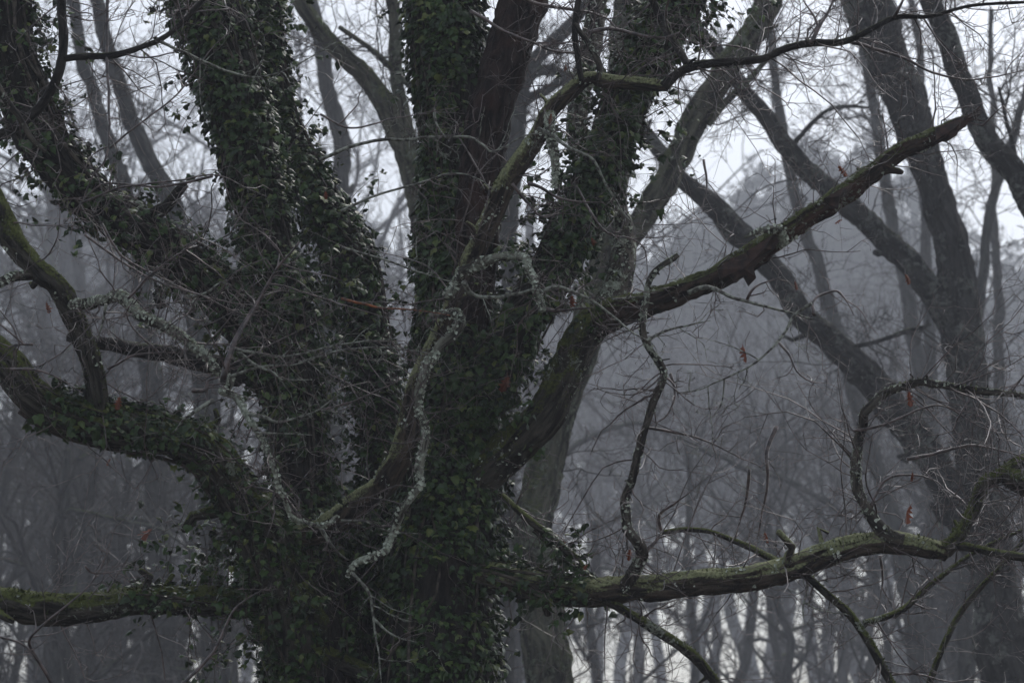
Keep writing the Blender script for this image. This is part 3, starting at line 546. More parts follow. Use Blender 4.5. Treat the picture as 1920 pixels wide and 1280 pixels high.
# ---- traced twigs (px, py), depth, radius px, which tree, material
TW = [
 (TL, 12.9, 3.4, 'l', [(600, 300), (680, 268), (780, 260), (870, 257), (905, 272), (925, 285), (985, 256), (1030, 250)]),
 (TL, 12.9, 3.0, 'l', [(815, 203), (820, 235), (838, 258)]),
 (TL, 12.8, 2.2, 't', [(600, 215), (650, 238), (700, 233), (735, 222), (800, 212), (860, 200)]),
 (TL, 12.8, 2.6, 'l', [(640, 395), (700, 368), (780, 345), (845, 325), (890, 333), (930, 360)]),
 (TL, 13.0, 3.0, 't', [(960, 345), (985, 375), (1015, 405), (1060, 395), (1110, 365)]),
 (TL, 12.9, 4.0, 'l', [(1010, 240), (1040, 257), (1070, 280), (1112, 300), (1135, 345), (1165, 392), (1182, 415)]),
 (TL, 13.0, 4.0, 't', [(990, 345), (1010, 350), (1060, 375), (1130, 380)]),
 (TC, 13.2, 4.5, 't', [(940, -30), (1000, 5), (1080, 20), (1130, 32), (1158, 55)]),
 (TC, 13.1, 4.5, 't', [(1100, 62), (1140, 55), (1200, 65), (1245, 70), (1275, 60)]),
 (TC, 13.1, 3.2, 't', [(880, 20), (950, 60), (1010, 85), (1060, 98), (1110, 95), (1160, 60)]),
 (TL, 13.0, 4.5, 't', [(1520, 81), (1535, 52), (1552, 25), (1570, -20)]),
 (TL, 13.0, 3.0, 't', [(1535, 52), (1520, 22), (1495, -15)]),
 (TL, 13.0, 3.4, 't', [(1582, 77), (1640, 92), (1690, 107), (1750, 135), (1810, 150), (1870, 143), (1940, 125)]),
 (TL, 13.0, 3.6, 't', [(1675, 33), (1690, 10), (1705, -20)]),
 (TL, 13.0, 2.6, 't', [(1635, 90), (1640, 78), (1665, 88), (1685, 105)]),
 (TL, 13.0, 2.6, 't', [(1425, 114), (1405, 95), (1370, 85), (1330, 88), (1290, 105)]),
 (TL, 12.9, 3.0, 't', [(202, -20), (201, 120), (203, 280), (175, 330), (150, 390), (132, 440)]),
 (TL, 12.9, 2.2, 't', [(203, 280), (250, 240), (330, 180), (400, 90), (470, 20)]),
 (TL, 12.85, 3.0, 'l', [(300, 78), (360, 105), (430, 135), (490, 145), (560, 120), (630, 80)]),
 (TL, 12.85, 2.6, 't', [(400, 330), (300, 350), (210, 345), (170, 360), (120, 420)]),
 (TL, 12.85, 2.4, 't', [(150, 380), (230, 350), (330, 340), (410, 330), (500, 370)]),
 (TL, 12.6, 6.0, 't', [(418, 712), (432, 660), (455, 610), (478, 575), (515, 510), (560, 455)]),
 (TL, 12.6, 4.5, 't', [(360, 730), (385, 728), (388, 712), (412, 706)]),
 (TL, 12.6, 3.6, 't', [(385, 728), (388, 765)]),
 (TL, 12.6, 4.5, 'l', [(400, 752), (372, 768), (345, 785), (325, 810)]),
 (TL, 12.6, 3.0, 'l', [(440, 655), (480, 662), (520, 668), (560, 664), (600, 655), (680, 640), (740, 635)]),
 (TL, 12.6, 3.0, 'l', [(430, 705), (470, 692), (510, 686), (560, 680), (640, 640)]),
 (TL, 12.6, 3.0, 'l', [(440, 652), (480, 685), (515, 700), (530, 712), (585, 712)]),
 (TL, 12.7, 3.4, 'l', [(470, 775), (500, 782), (520, 790), (570, 778), (605, 762), (640, 735)]),
 (TL, 12.7, 2.2, 'l', [(480, 810), (530, 812), (585, 815)]),
 (TL, 12.7, 3.2, 'l', [(430, 1000), (400, 945), (360, 880)]) if False else (TL, 12.7, 2.6, 't', [(20, 690), (70, 692), (115, 710), (155, 735)]),
 (TL, 12.7, 3.4, 'l', [(350, 555), (372, 553), (395, 545), (412, 530), (440, 535)]),
 (TL, 12.7, 2.6, 'l', [(366, 560), (363, 590)]),
 (TL, 12.8, 3.2, 'l', [(196, 570), (192, 600), (183, 640)]),
 (TL, 12.7, 2.4, 't', [(160, 440), (230, 490), (300, 530), (370, 550), (460, 590), (540, 580)]),
 (TL, 12.7, 2.4, 't', [(240, 560), (300, 500), (360, 460), (390, 420)]),
 (TL, 12.7, 2.4, 't', [(190, 420), (230, 480), (300, 520), (400, 560), (480, 570), (560, 560)]),
 (TL, 12.9, 2.4, 't', [(60, 645), (30, 645), (10, 655)]),
 (TL, 12.7, 2.4, 't', [(300, 665), (240, 600), (250, 560)]),
 (TL, 12.7, 3.0, 'l', [(300, 700), (330, 745), (360, 760)]) if False else (TL, 12.7, 2.6, 't', [(200, 690), (260, 665), (330, 660)]),
 (TL, 12.9, 2.4, 'l', [(640, 462), (720, 487), (790, 510), (858, 530)]),
 (TL, 12.9, 2.6, 'o', [(640, 560), (700, 573), (740, 578), (800, 585), (845, 592)]),
 (TL, 12.9, 3.0, 'l', [(560, 680), (640, 658), (720, 650), (805, 661)]),
 (TL, 12.9, 2.6, 't', [(600, 770), (680, 745), (745, 715)]),
 (TL, 12.9, 5.0, 'l', [(868, 528), (878, 548), (895, 557), (925, 557), (975, 550), (1000, 543), (1022, 550), (1032, 572)]),
 (TL, 12.9, 4.0, 't', [(1020, 580), (1060, 581), (1110, 577)]),
 (TL, 12.8, 2.4, 't', [(1040, 580), (1065, 565)]),
 (TL, 12.8, 4.2, 'l', [(1020, 545), (1045, 538), (1080, 550), (1110, 565), (1145, 590), (1180, 620), (1215, 640)]),
 (TC, 13.2, 3.2, 'l', [(1212, 640), (1245, 620), (1290, 610), (1330, 600)]),
 (TC, 13.1, 5.0, 'l', [(1290, 548), (1320, 540), (1345, 545), (1380, 560), (1430, 572), (1475, 585), (1522, 596)]),
 (TC, 13.1, 3.2, 't', [(1400, 563), (1408, 545), (1425, 533), (1465, 520)]),
 (TC, 13.1, 3.4, 't', [(1526, 590), (1524, 568), (1540, 552), (1570, 545), (1585, 560), (1600, 590)]),
 (TC, 13.0, 3.2, 'l', [(1522, 568), (1490, 590), (1475, 620), (1458, 642), (1430, 670), (1400, 690), (1350, 712), (1310, 730), (1270, 735)]),
 (TC, 13.0, 2.6, 't', [(1458, 640), (1480, 665), (1495, 695), (1520, 715), (1540, 718)]),
 (TC, 13.2, 2.4, 't', [(1080, 350), (1130, 430), (1180, 445), (1210, 470), (1212, 530)]),
 (TC, 13.2, 3.2, 'l', [(1150, 560), (1175, 558), (1210, 555)]),
 (TC, 13.5, 3.0, 't', [(1255, 700), (1265, 740), (1250, 780), (1215, 800)]),
 (TC, 13.5, 2.6, 't', [(1240, 700), (1262, 720), (1272, 745)]),
 (TC, 13.5, 3.0, 't', [(1205, 800), (1260, 810), (1330, 830), (1420, 870)]),
 (TC, 13.3, 4.5, 't', [(1210, 1030), (1245, 1000), (1240, 960), (1280, 935), (1300, 900)]) if False else (TC, 13.6, 4.4, 't', [(1205, 1035), (1232, 1010), (1240, 995)]),
 (TC, 13.8, 4.0, 't', [(1240, 995), (1237, 965), (1262, 945), (1290, 925)]),
 (TC, 14.2, 4.4, 't', [(1455, 800), (1437, 850), (1438, 900), (1430, 960), (1420, 1010)]),
 (TC, 14.2, 3.6, 't', [(1405, 880), (1400, 930), (1388, 975), (1380, 1010)]),
 (TC, 14.0, 3.0, 't', [(1650, 1040), (1655, 1075), (1652, 1110), (1640, 1155)]),
 (TC, 13.6, 2.6, 't', [(1510, 1060), (1516, 1100), (1508, 1150), (1530, 1110)]) if False else (TC, 13.6, 2.8, 'l', [(1510, 1070), (1515, 1100), (1506, 1135), (1508, 1160)]),
 (TC, 13.4, 2.8, 't', [(1600, 810), (1660, 795), (1720, 770), (1770, 762), (1840, 800), (1920, 820)]),
 (TC, 13.4, 3.4, 't', [(1700, 860), (1760, 850), (1820, 835), (1880, 845), (1930, 860)]),
 (TC, 13.4, 2.8, 't', [(1620, 970), (1660, 900), (1720, 890), (1770, 915), (1800, 970)]),
 (TC, 13.3, 4.0, 't', [(940, 690), (985, 740), (1020, 790)]) if False else (TC, 13.3, 2.6, 't', [(1320, 300), (1325, 345), (1315, 400)]),
 (TL, 13.2, 4.0, 'l', [(600, 985), (622, 1020), (640, 1040), (655, 1050)]),
 (TL, 12.9, 3.0, 'l', [(660, 1075), (690, 1110), (700, 1160), (708, 1220), (716, 1300)]),
 (TL, 12.9, 2.6, 'l', [(700, 1160), (740, 1190), (782, 1203)]),
 (TL, 13.0, 2.2, 't', [(470, 910), (520, 925), (550, 960), (575, 982)]),
 (TL, 13.0, 2.6, 'l', [(640, 975), (680, 975), (740, 998), (790, 1000)]),
 (TC, 12.9, 3.4, 't', [(310, 1310), (400, 1220), (440, 1140), (500, 1100)]),
 (TL, 12.9, 3.4, 't', [(100, 1290), (75, 1240), (55, 1200), (80, 1170), (120, 1140), (180, 1080), (220, 980)]),
 (TL, 12.9, 2.4, 't', [(-10, 1190), (40, 1205), (75, 1240)]),
 (TL, 12.9, 2.2, 't', [(160, 1060), (180, 1075), (232, 1065)]),
]
MT = {'l': M_twigl, 't': M_twig, 'o': M_twigo}
for i, (th, Y, r, mt, pts) in enumerate(TW):
    n = len(pts); pp = [(x, y, Y + 0.05 * math.sin(i * 1.7 + k), r * 1.08 * (1 - 0.72 * k / (n - 1))) for k, (x, y) in enumerate(pts)]
    limb(th, "twig", pp, MT[mt], 500 + i, ridge=0.0, lump=0.12, wig=0.008, wf=9, spacing=0.003, key="tw%d" % i, step=0.02, maxs=8)
    L = np.linalg.norm(np.diff(HOST["tw%d" % i][0], axis=0), axis=1).sum()
    spray("tw%d" % i, max(3, int(L * 11)), L=0.24, r=0.0036, per=(3, 1), up=0.1, mat=MT['t'] if mt != 'l' or i % 2 else M_twigl)
for k, n, L in (("L_up", 16, .5), ("L_trunk", 14, .5), ("C_bare", 14, .45), ("C_trunk", 14, .5), ("C_diag", 20, .5), ("L_cross", 34, .4), ("topright", 40, .35), ("L_s", 14, .4), ("lich1", 26, .3), ("lich2", 18, .22), ("lich3", 16, .25), ("lich4", 16, .25),
                ("ul1", 20, .4), ("ul2", 20, .35), ("ul3", 10, .25), ("R_up", 16, .35), ("R_broken", 40, .35), ("R_low", 34, .32), ("R_a", 22, .35), ("R_b", 12, .3), ("R_loop", 44, .35), ("R_vert", 22, .28), ("R_d1", 12, .3),
                ("R_d2", 18, .3), ("R_d3", 18, .3), ("R_d4", 16, .3), ("R_e", 18, .3), ("R_f", 16, .3), ("t1", 12, .3), ("t2", 8, .3), ("t3", 16, .35), ("L_low", 14, .4), ("L_bot", 22, .35), ("R_moss", 8, .3)):
    spray(k, int(n * 0.9), L=L * 1.45, r=0.0046, per=(4, 2))

for k, n, L, lo, hi in (("L_up", 26, .8, .35, 1), ("lich1", 26, .7, 0, 1), ("L_low", 20, .7, .1, .8), ("tw21", 24, .6, 0, 1), ("tw25", 20, .6, 0, 1), ("tw35", 20, .6, 0, 1), ("tw37", 20, .6, 0, 1), ("C_bare", 22, .8, .3, .8), ("C_trunk", 18, .8, .45, .8), ("L_trunk", 20, .8, .4, .8),
                   ("R_low", 22, .8, .3, 1), ("R_loop", 26, .7, .1, 1), ("topright", 26, .8, 0, 1), ("R_vert", 18, .7, 0, 1), ("L_bot", 20, .8, 0, .8), ("L_cross", 22, .7, .5, 1), ("R_a", 20, .6, .2, 1), ("R_d3", 12, .6, 0, 1), ("R_d1", 12, .6, 0, 1), ("C_diag", 18, .8, .3, .8)):
    spray(k, int(n * (0.62 if k[0] == 'R' or k == 'topright' else 0.42)), L=L, r=0.0042, per=(4, 2), lo=lo, hi=hi, wig=0.17, spreadT=0.35, up=0.05)

# ---- ivy
def ivy_thing(label, px, Y): return Thing("ivy", label, "ivy", base_at(px, Y), "ivy climbing the near trees")
IV = [ivy_thing("ivy coating the tall left trunk from the bottom edge to the top", 600, 14.2),
      ivy_thing("ivy on the thick limb slanting down from the top left corner", 400, 14.2),
      ivy_thing("ivy bushing out on the slender stem between the left and central trunks", 740, 14.4),
      ivy_thing("dense ivy coating the big central trunk", 820, 14.0),
      ivy_thing("ivy on the stem slanting from the central trunk to the upper right", 900, 13.9),
      ivy_thing("ivy patch on top of the bent left limb at mid height", 500, 13.8),
      ivy_thing("ivy along the level bottom left limb and the crook beside it", 560, 14.1),
      ivy_thing("ivy spilling along the start of the level lower right limb", 850, 13.9)]
ivy_on(IV[0], [("L_trunk", 0.26, 0.93, 1.0, 0), ], 12500, 0.085, arms=200, arm_len=0.26)
ivy_on(IV[1], [("L_up", 0.0, 1.0, 1.0, 0.7)], 5400, 0.08, arms=130, arm_len=0.30, thr=0.46)
ivy_on(IV[2], [("C_mid", 0.0, 0.95, 1.0, 0), ("C_low", 0.1, 1.0, 0.45, 0)], 7500, 0.095, arms=130, arm_len=0.24)
ivy_on(IV[3], [("C_trunk", 0.28, 0.95, 1.0, 0)], 20000, 0.085, arms=110, arm_len=0.17, thr=0.40, vines=16)
ivy_on(IV[4], [("C_diag", 0.0, 0.85, 1.0, 0)], 6800, 0.085, arms=220, arm_len=0.32)
ivy_on(IV[5], [("L_low", 0.25, 0.64, 1.0, 0.9)], 3000, 0.07, arms=30, arm_len=0.14, thr=0.36)
ivy_on(IV[6], [("L_bot", 0.62, 1.0, 0.35, 0.9), ("L_low", 0.62, 0.95, 0.65, 0.0)], 2600, 0.08, arms=150, arm_len=0.42, thr=0.44)
ivy_on(IV[7], [("R_low", 0.0, 0.30, 1.0, 0.9), ("R_f", 0.4, 1.0, 0.2, 0.5)], 900, 0.08, arms=30, arm_len=0.18, thr=0.40)

# ---- dead oak leaves hanging on the twigs
OAK_ME = []
for q in range(6):
    v = OAK[0].copy(); a_, b_2 = rng.uniform(-0.9, 0.9), rng.uniform(0.4, 1.6)
    v[:, 0] += 0.18 * np.sin(v[:, 1] * 3 + q) * rng.uniform(-1, 1); v[:, 2] += -b_2 * v[:, 0]**2 * 2 + a_ * v[:, 1]**2 * 0.4 + 0.25 * v[:, 0] * v[:, 1]; v[1:, 0] *= rng.uniform(0.6, 1.1)
    OAK_ME.append(mesh("dead_leaf", v, OAK[1], M_oak, smooth=False))
DL = [(TC, 1070, 566, 12.85, 26, 0), (TC, 1397, 668, 12.95, 38, 8), (TC, 1705, 968, 13.3, 42, 0), (TC, 1706, 750, 13.3, 34, 5), (TC, 1575, 325, 13.1, 30, -25), (TC, 1578, 420, 13.1, 18, 60),
      (TC, 1490, 537, 13.0, 20, -15), (TC, 1180, 1044, 13.4, 28, 0), (TC, 1697, 525, 13.4, 22, -30), (TC, 1437, 1010, 13.8, 26, 5), (TC, 1710, 895, 13.4, 20, 8), (TL, 224, 758, 13.0, 28, 10),
      (TL, 285, 1008, 14.9, 34, 40), (TL, 88, 580, 14.6, 24, 0), (TL, 206, 868, 14.9, 16, 20), (TC, 950, 725, 13.3, 40, 12), (TC, 1045, 1030, 14.0, 26, -40), (TC, 1102, 1065, 13.6, 14, 30), (TC, 1033, 225, 12.9, 24, 5), (TL, 610, 368, 13.6, 18, 0), (TC, 1108, 455, 13.3, 18, 5), (TC, 1060, 130, 13.6, 16, 0)]
for th, x, y, Y, s, tilt in DL:
    p = P(x, y - s * 0.5, Y); a = R(tilt + 180)
    t = np.array([math.sin(a), 0.15, math.cos(a)]); n = nrm(np.array([0.35 * rng.normal(), -1, 0.3 * rng.normal()]))
    B = basis(n[None], t[None])[0] * S(s * 0.86, Y)
    m = Matrix(B.tolist()).to_4x4(); m.translation = Vector((p - th.org).tolist())
    o = link("dead_leaf", OAK_ME[rng.integers(0, 6)], th.e, label="russet dead oak leaf"); o.matrix_basis = m
    st = np.array([[p, p + [0.006 * rng.normal(), 0.01, 0.03], p + [0.03 * rng.normal(), 0.02, 0.075]]]); V, F = thin_tubes(st, np.full((1, 3), 0.0016), 3); th.part('leaf_stalk', V, F, M_twig)

# ---- drops of water on the twigs
dr = np.vstack(DROPS); d = dr - CAM; dep = d @ FW; vis = (np.abs(d[:, 0] / dep / K) < 980) & (np.abs((d @ UP) / dep / K) < 660)
dr = dr[vis][:420]
octa = np.array([[1, 0, 0], [0, 1, 0], [-1, 0, 0], [0, -1, 0], [0, 0, 1.2], [0, 0, -1]]) * 0.003
of = np.array([[0, 1, 4], [1, 2, 4], [2, 3, 4], [3, 0, 4], [1, 0, 5], [2, 1, 5], [3, 2, 5], [0, 3, 5]])
M_drop, n_, b_ = newmat("water_drop"); b_.inputs['Base Color'].default_value = (0.9, 0.93, 0.95, 1); b_.inputs['Roughness'].default_value = 0.05; b_.inputs['Transmission Weight'].default_value = 0.7; b_.inputs['IOR'].default_value = 1.33
for th, sel in ((TL, dr[:, 0] < 0), (TC, dr[:, 0] >= 0)):
    q = dr[sel]
    if len(q): th.part("water_drop", (q[:, None] - [0, 0, 0.004] + octa[None]).reshape(-1, 3), (of[None] + (np.arange(len(q)) * 6)[:, None, None]).reshape(-1, 3), M_drop, kind="stuff")

# ================================================================== MIDDLE DISTANCE TREES (traced)
def mtree(label, px, Y, specs, mat, group=None, seed=0, cat="tree", tw=(26, 1.6), name="bare_tree", tmat=None):
    Y = Y * 1.12; th = Thing(name, label, cat, base_at(px, Y), group)
    for i, (nm, pts) in enumerate(specs):
        k = "m%d_%d" % (seed, i)
        pts = [(x, y, Y + (q[0] if q else 0), r * 0.88) for x, y, r, *q in pts]
        limb(th, nm, pts, mat, seed + i, ridge=0.022, lump=0.16, wig=0.07, wf=1.6, spacing=0.03, key=k, step=0.05, maxs=56)
        if tw[0]:
            n = tw[0] if nm != "branch" else max(4, tw[0] // 2)
            C_, R_, o_, _ = HOST[k]
            stubs(k, 4 if nm != "branch" else 1, 0.2, 0.95, 0.3)
            spray(k, n, L=tw[1], r=0.010 * Y / 30, per=(6, 4), up=0.25, wig=0.2, mat=M_ftwig, lo=0.25, sides=4, back=0.2)
    return th
mtree("stout dark forked tree rising from the bottom right corner", 1890, 30, [
    ("trunk", [(1980, 1800, 85), (1925, 1450, 70), (1895, 1280, 60), (1872, 1150, 52), (1850, 1000, 45), (1825, 850, 42), (1812, 720, 42), (1800, 600, 44), (1790, 500, 36), (1765, 400, 34), (1740, 310, 33), (1718, 240, 42), (1680, 160, 44), (1640, 90, 30), (1605, 20, 26), (1570, -70, 26), (1500, -260, 22)]),
    ("limb", [(1725, 250, 26, -.2), (1705, 170, 27, -.2), (1675, 90, 27, -.2), (1655, 10, 27, -.2), (1640, -80, 26, -.2), (1600, -300, 20)]),
    ("limb", [(1800, 640, 24), (1765, 570, 27), (1715, 500, 26), (1640, 430, 24), (1575, 380, 22), (1510, 315, 21), (1455, 245, 19), (1400, 175, 17), (1350, 110, 15), (1295, 45, 14), (1240, -40, 12)]),
    ("limb", [(1860, 1080, 38), (1800, 950, 36), (1745, 860, 32), (1695, 790, 34), (1640, 720, 32), (1570, 650, 27), (1500, 585, 25), (1455, 520, 24), (1420, 465, 24), (1380, 430, 26), (1345, 390, 22), (1290, 345, 18), (1240, 290, 16), (1200, 230, 14), (1150, 150, 12)]),
    ("branch", [(1590, 655, 6), (1640, 640, 5), (1700, 615, 5), (1740, 605, 3)]),
    ("branch", [(1480, 270, 6), (1520, 230, 5), (1560, 205, 4), (1630, 205, 3)]),
    ], M_mid, seed=1000, tw=(18, 1.3))
mtree("dark leaning trunk crossing the upper right corner", 2100, 26, [
    ("trunk", [(2300, 1900, 46), (2180, 1100, 40), (2040, 600, 34), (1960, 430, 30), (1915, 350, 27), (1870, 280, 25), (1825, 200, 23), (1790, 110, 22), (1760, 40, 21), (1735, -20, 20), (1690, -140, 18), (1640, -320, 14)]),
    ("branch", [(1905, 330, 6), (1895, 250, 5), (1885, 200, 4), (1875, 160, 3)])], M_mid, seed=1100, tw=(20, 1.2))
mtree("grey-green lichened trunk rising behind the mossy limb, right of the central trunk", 1030, 24, [
    ("trunk", [(1040, 2000, 60), (1035, 1500, 52), (1030, 1280, 48), (1020, 1130, 44), (1010, 980, 40), (1025, 850, 36), (1060, 740, 33), (1105, 600, 32), (1135, 480, 30), (1150, 350, 28), (1165, 220, 27), (1172, 100, 28), (1180, -20, 28), (1190, -250, 24)]),
    ("limb", [(1155, 480, 20), (1195, 430, 24), (1235, 360, 27), (1280, 270, 27), (1320, 200, 27), (1370, 120, 26), (1410, 60, 27), (1440, 0, 28), (1475, -100, 26), (1520, -260, 20)]),
    ("branch", [(1330, 230, 9), (1360, 190, 8), (1410, 140, 7), (1440, 110, 6)])], M_midmoss, seed=1200, tw=(16, 1.0))
mtree("lichen-grey leaning tree between the left and central trunks, near the top", 700, 25, [
    ("trunk", [(900, 2000, 44), (860, 1400, 38), (830, 900, 32), (800, 520, 26), (775, 350, 24), (745, 260, 22), (700, 170, 21), (650, 110, 19), (600, 50, 17), (545, -40, 15), (470, -200, 12)]),
    ("limb", [(800, 400, 15), (775, 300, 15), (745, 160, 14), (738, 60, 14), (720, -60, 12), (700, -240, 10)]),
    ("branch", [(790, 175, 8), (770, 155, 8), (700, 95, 6), (640, 55, 5)])], M_midmoss, seed=1300, tw=(18, 1.1))
mtree("pale slim leaning trunk right of the central fork, behind the hooked limb", 1000, 38, [
    ("trunk", [(930, 1900, 30), (940, 1200, 26), (950, 800, 22), (955, 500, 20), (965, 250, 18), (1000, 120, 16), (1060, 60, 14), (1130, -20, 12)]),
    ("limb", [(958, 330, 12), (985, 170, 12), (1030, 130, 11), (1070, 150, 9), (1085, 165, 8)]),
    ("limb", [(975, 200, 10), (1040, 160, 10), (1100, 140, 7)])], M_far, seed=1400, tw=(18, 1.3))
LT = "upper left, seen between the slanting limb and the left trunk"
for i, (lab, pts) in enumerate([
    ("grey tilted trunk behind the top left gap, nearest the left trunk", [(420, 1900, 34), (400, 1000, 28), (370, 600, 22), (330, 400, 20), (270, 280, 18), (230, 180, 16), (200, 80, 15), (170, -60, 13)]),
    ("hazy tilted trunk in the top left gap, left of two", [(330, 1900, 30), (300, 1000, 24), (270, 560, 20), (240, 380, 16), (180, 200, 14), (150, 100, 13), (130, -60, 12)]),
    ("pale upright trunk just right of the tall left trunk near the top", [(640, 1900, 28), (630, 1000, 24), (620, 600, 20), (640, 300, 18), (610, 150, 16), (590, 40, 15), (575, -100, 12)])]):
    mtree(lab, pts[0][0], 40 + 4 * i, [("trunk", pts)], M_far, seed=1500 + 20 * i, tw=(34, 2.2))
for i, (lab, Y, pts) in enumerate([
    ("slim pale trunk in the fog leaning across the pine crowns at centre right", 55, [(1800, 1900, 22), (1700, 1100, 18), (1620, 800, 16), (1580, 660, 14), (1540, 520, 13), (1500, 400, 12), (1475, 280, 11), (1455, 150, 9), (1440, 20, 8)]),
    ("pale twin-stemmed slim tree in the fog left of the stout forked tree", 60, [(1850, 1900, 24), (1800, 1200, 20), (1760, 900, 17), (1725, 700, 15), (1695, 520, 14), (1670, 400, 13), (1650, 280, 12), (1630, 150, 10), (1615, 60, 9), (1600, -60, 7)]),
    ("slender foggy tree rising beyond the right edge of the forked trunk", 45, [(1800, 1900, 22), (1810, 1200, 18), (1825, 800, 13), (1835, 600, 11), (1850, 450, 10), (1868, 350, 10), (1900, 260, 9), (1930, 150, 8)]),
    ("thin upright pale stem at the upper right, near the right edge", 58, [(1880, 1900, 18), (1880, 900, 13), (1868, 500, 9), (1862, 300, 7), (1858, 150, 6), (1862, 20, 5)]),
    ("faint pale stem above the stout forked tree's right limb", 62, [(1760, 1900, 18), (1750, 900, 14), (1735, 400, 10), (1728, 200, 9), (1722, 80, 8), (1700, -40, 6)])]):
    sp = [("trunk", pts)]
    if i == 1: sp.append(("limb", [(1672, 420, 10), (1655, 300, 9), (1640, 200, 9), (1620, 110, 7), (1605, 0, 6)]))
    mtree(lab, pts[0][0], Y, sp, M_far, seed=1600 + 20 * i, tw=(24, 2.0))
mtree("hazy leafless tree low at centre right, its boughs sweeping down behind the hanging branch", 1150, 62, [
    ("trunk", [(960, 1900, 34), (955, 1300, 28), (950, 1000, 24), (945, 700, 18), (950, 500, 12)]),
    ("limb", [(950, 980, 6), (1050, 860, 6), (1120, 815, 5), (1200, 795, 4), (1300, 835, 5), (1400, 878, 6), (1470, 900, 6), (1530, 930, 6), (1580, 965, 5), (1620, 1000, 4)]),
    ("limb", [(952, 1100, 4), (1060, 1170, 4), (1160, 1150, 3), (1250, 1130, 3)])], M_far, seed=1800, tw=(40, 1.4))

#--BACKGROUND
def copy_tree(th, loc, rz, sc_, label, group=None):
    def cp(o, parent):
        c = o.copy(); COL.objects.link(c)
        if parent is not None: c.parent = parent
        for ch in kids.get(o.name, []): cp(ch, c)
        return c
    c = cp(th, None); c.location = loc; c.rotation_euler = (0, 0, rz); c.scale = (sc_, sc_, sc_); c['label'] = label
    if group: c['group'] = group
    return c
kids = {}
def reg(th_e):
    for o in bpy.data.objects:
        if o.parent is not None: kids.setdefault(o.parent.name, []).append(o)

def proto_bare(seed, H, lean, label, lowest=0.5):
    g = np.random.default_rng(seed)
    th = Thing("bare_tree", label, "tree", (0, 0, 0))
    n = 12; z = np.linspace(-0.3, H * 0.8, n); x = lean * (np.clip(z, 0, None) / H)**1.4 * H + g.normal(size=n) * 0.12 * (z > 2); y = g.normal(size=n) * 0.1
    C = catmull(np.column_stack([x, y, z, 0.22 * (1 - 0.75 * np.clip(z, 0, None) / H)]), 0.3); C, Rr = C[:, :3], C[:, 3]
    V, F, uv = thick_tube(C, Rr, seed, 0.07, 0.01, 0.12, 20); th.part("trunk", V, F, M_far, uv)
    nb = 9; k = np.linspace(lowest, 0.97, nb) * (len(C) - 1); k = k.astype(int)
    az = g.uniform(0, 6.28, nb); d = np.column_stack([np.cos(az), np.sin(az), g.uniform(0.5, 1.3, nb)])
    L = H * 0.33 * g.uniform(0.7, 1.2, nb); A, Ra = grow(C[k], d, L, Rr[k] * 0.55, 12, 0.13, (0, 0, 0.03), 0.25, g)
    for i in range(nb):
        V, F, uv = thick_tube(A[i], Ra[i], seed + i, 0.05, 0.0, 0.1, 10); th.part("branch", V, F, M_far, uv)
    out = []
    st, dd, LL, rr = children(A, Ra, 8, 0.45, 0.8, g, up=0.3, minr=0.014); B, Rb = grow(st, dd, LL, rr, 8, 0.2, (0, 0, 0.03), 0.3, g); out.append(thin_tubes(B, Rb, 4))
    st, dd, LL, rr = children(B, Rb, 5, 0.5, 0.85, g, up=0.2, minr=0.009); D, Rd = grow(st, dd, LL, rr, 6, 0.25, (0, 0, 0), 0.4, g); out.append(thin_tubes(D, Rd, 3))
    st, dd, LL, rr = children(D, Rd, 3, 0.5, 0.9, g, minr=0.006); E, Re = grow(st, dd, LL, rr, 4, 0.3, (0, 0, 0), 0.5, g); out.append(thin_tubes(E, Re, 3))
    # low side shoots on the trunk
    k = g.integers(4, len(C) - 4, 44); az = g.uniform(0, 6.28, 44); S_, RS = grow(C[k], np.column_stack([np.cos(az), np.sin(az), g.uniform(0, 1, 44)]), g.uniform(0.8, 3.2, 44), np.full(44, 0.018), 7, 0.22, (0, 0, 0.02), 0.3, g); out.append(thin_tubes(S_, RS, 3))
    st, dd, LL, rr = children(S_, RS, 6, 0.5, 0.9, g, minr=0.005); S2, RS2 = grow(st, dd, LL, rr, 5, 0.25, (0, 0, 0), 0.4, g); out.append(thin_tubes(S2, RS2, 3))
    V, F = cat(out); th.part("twig_spray", V, F, M_ftwig, kind="stuff")
    return th.e

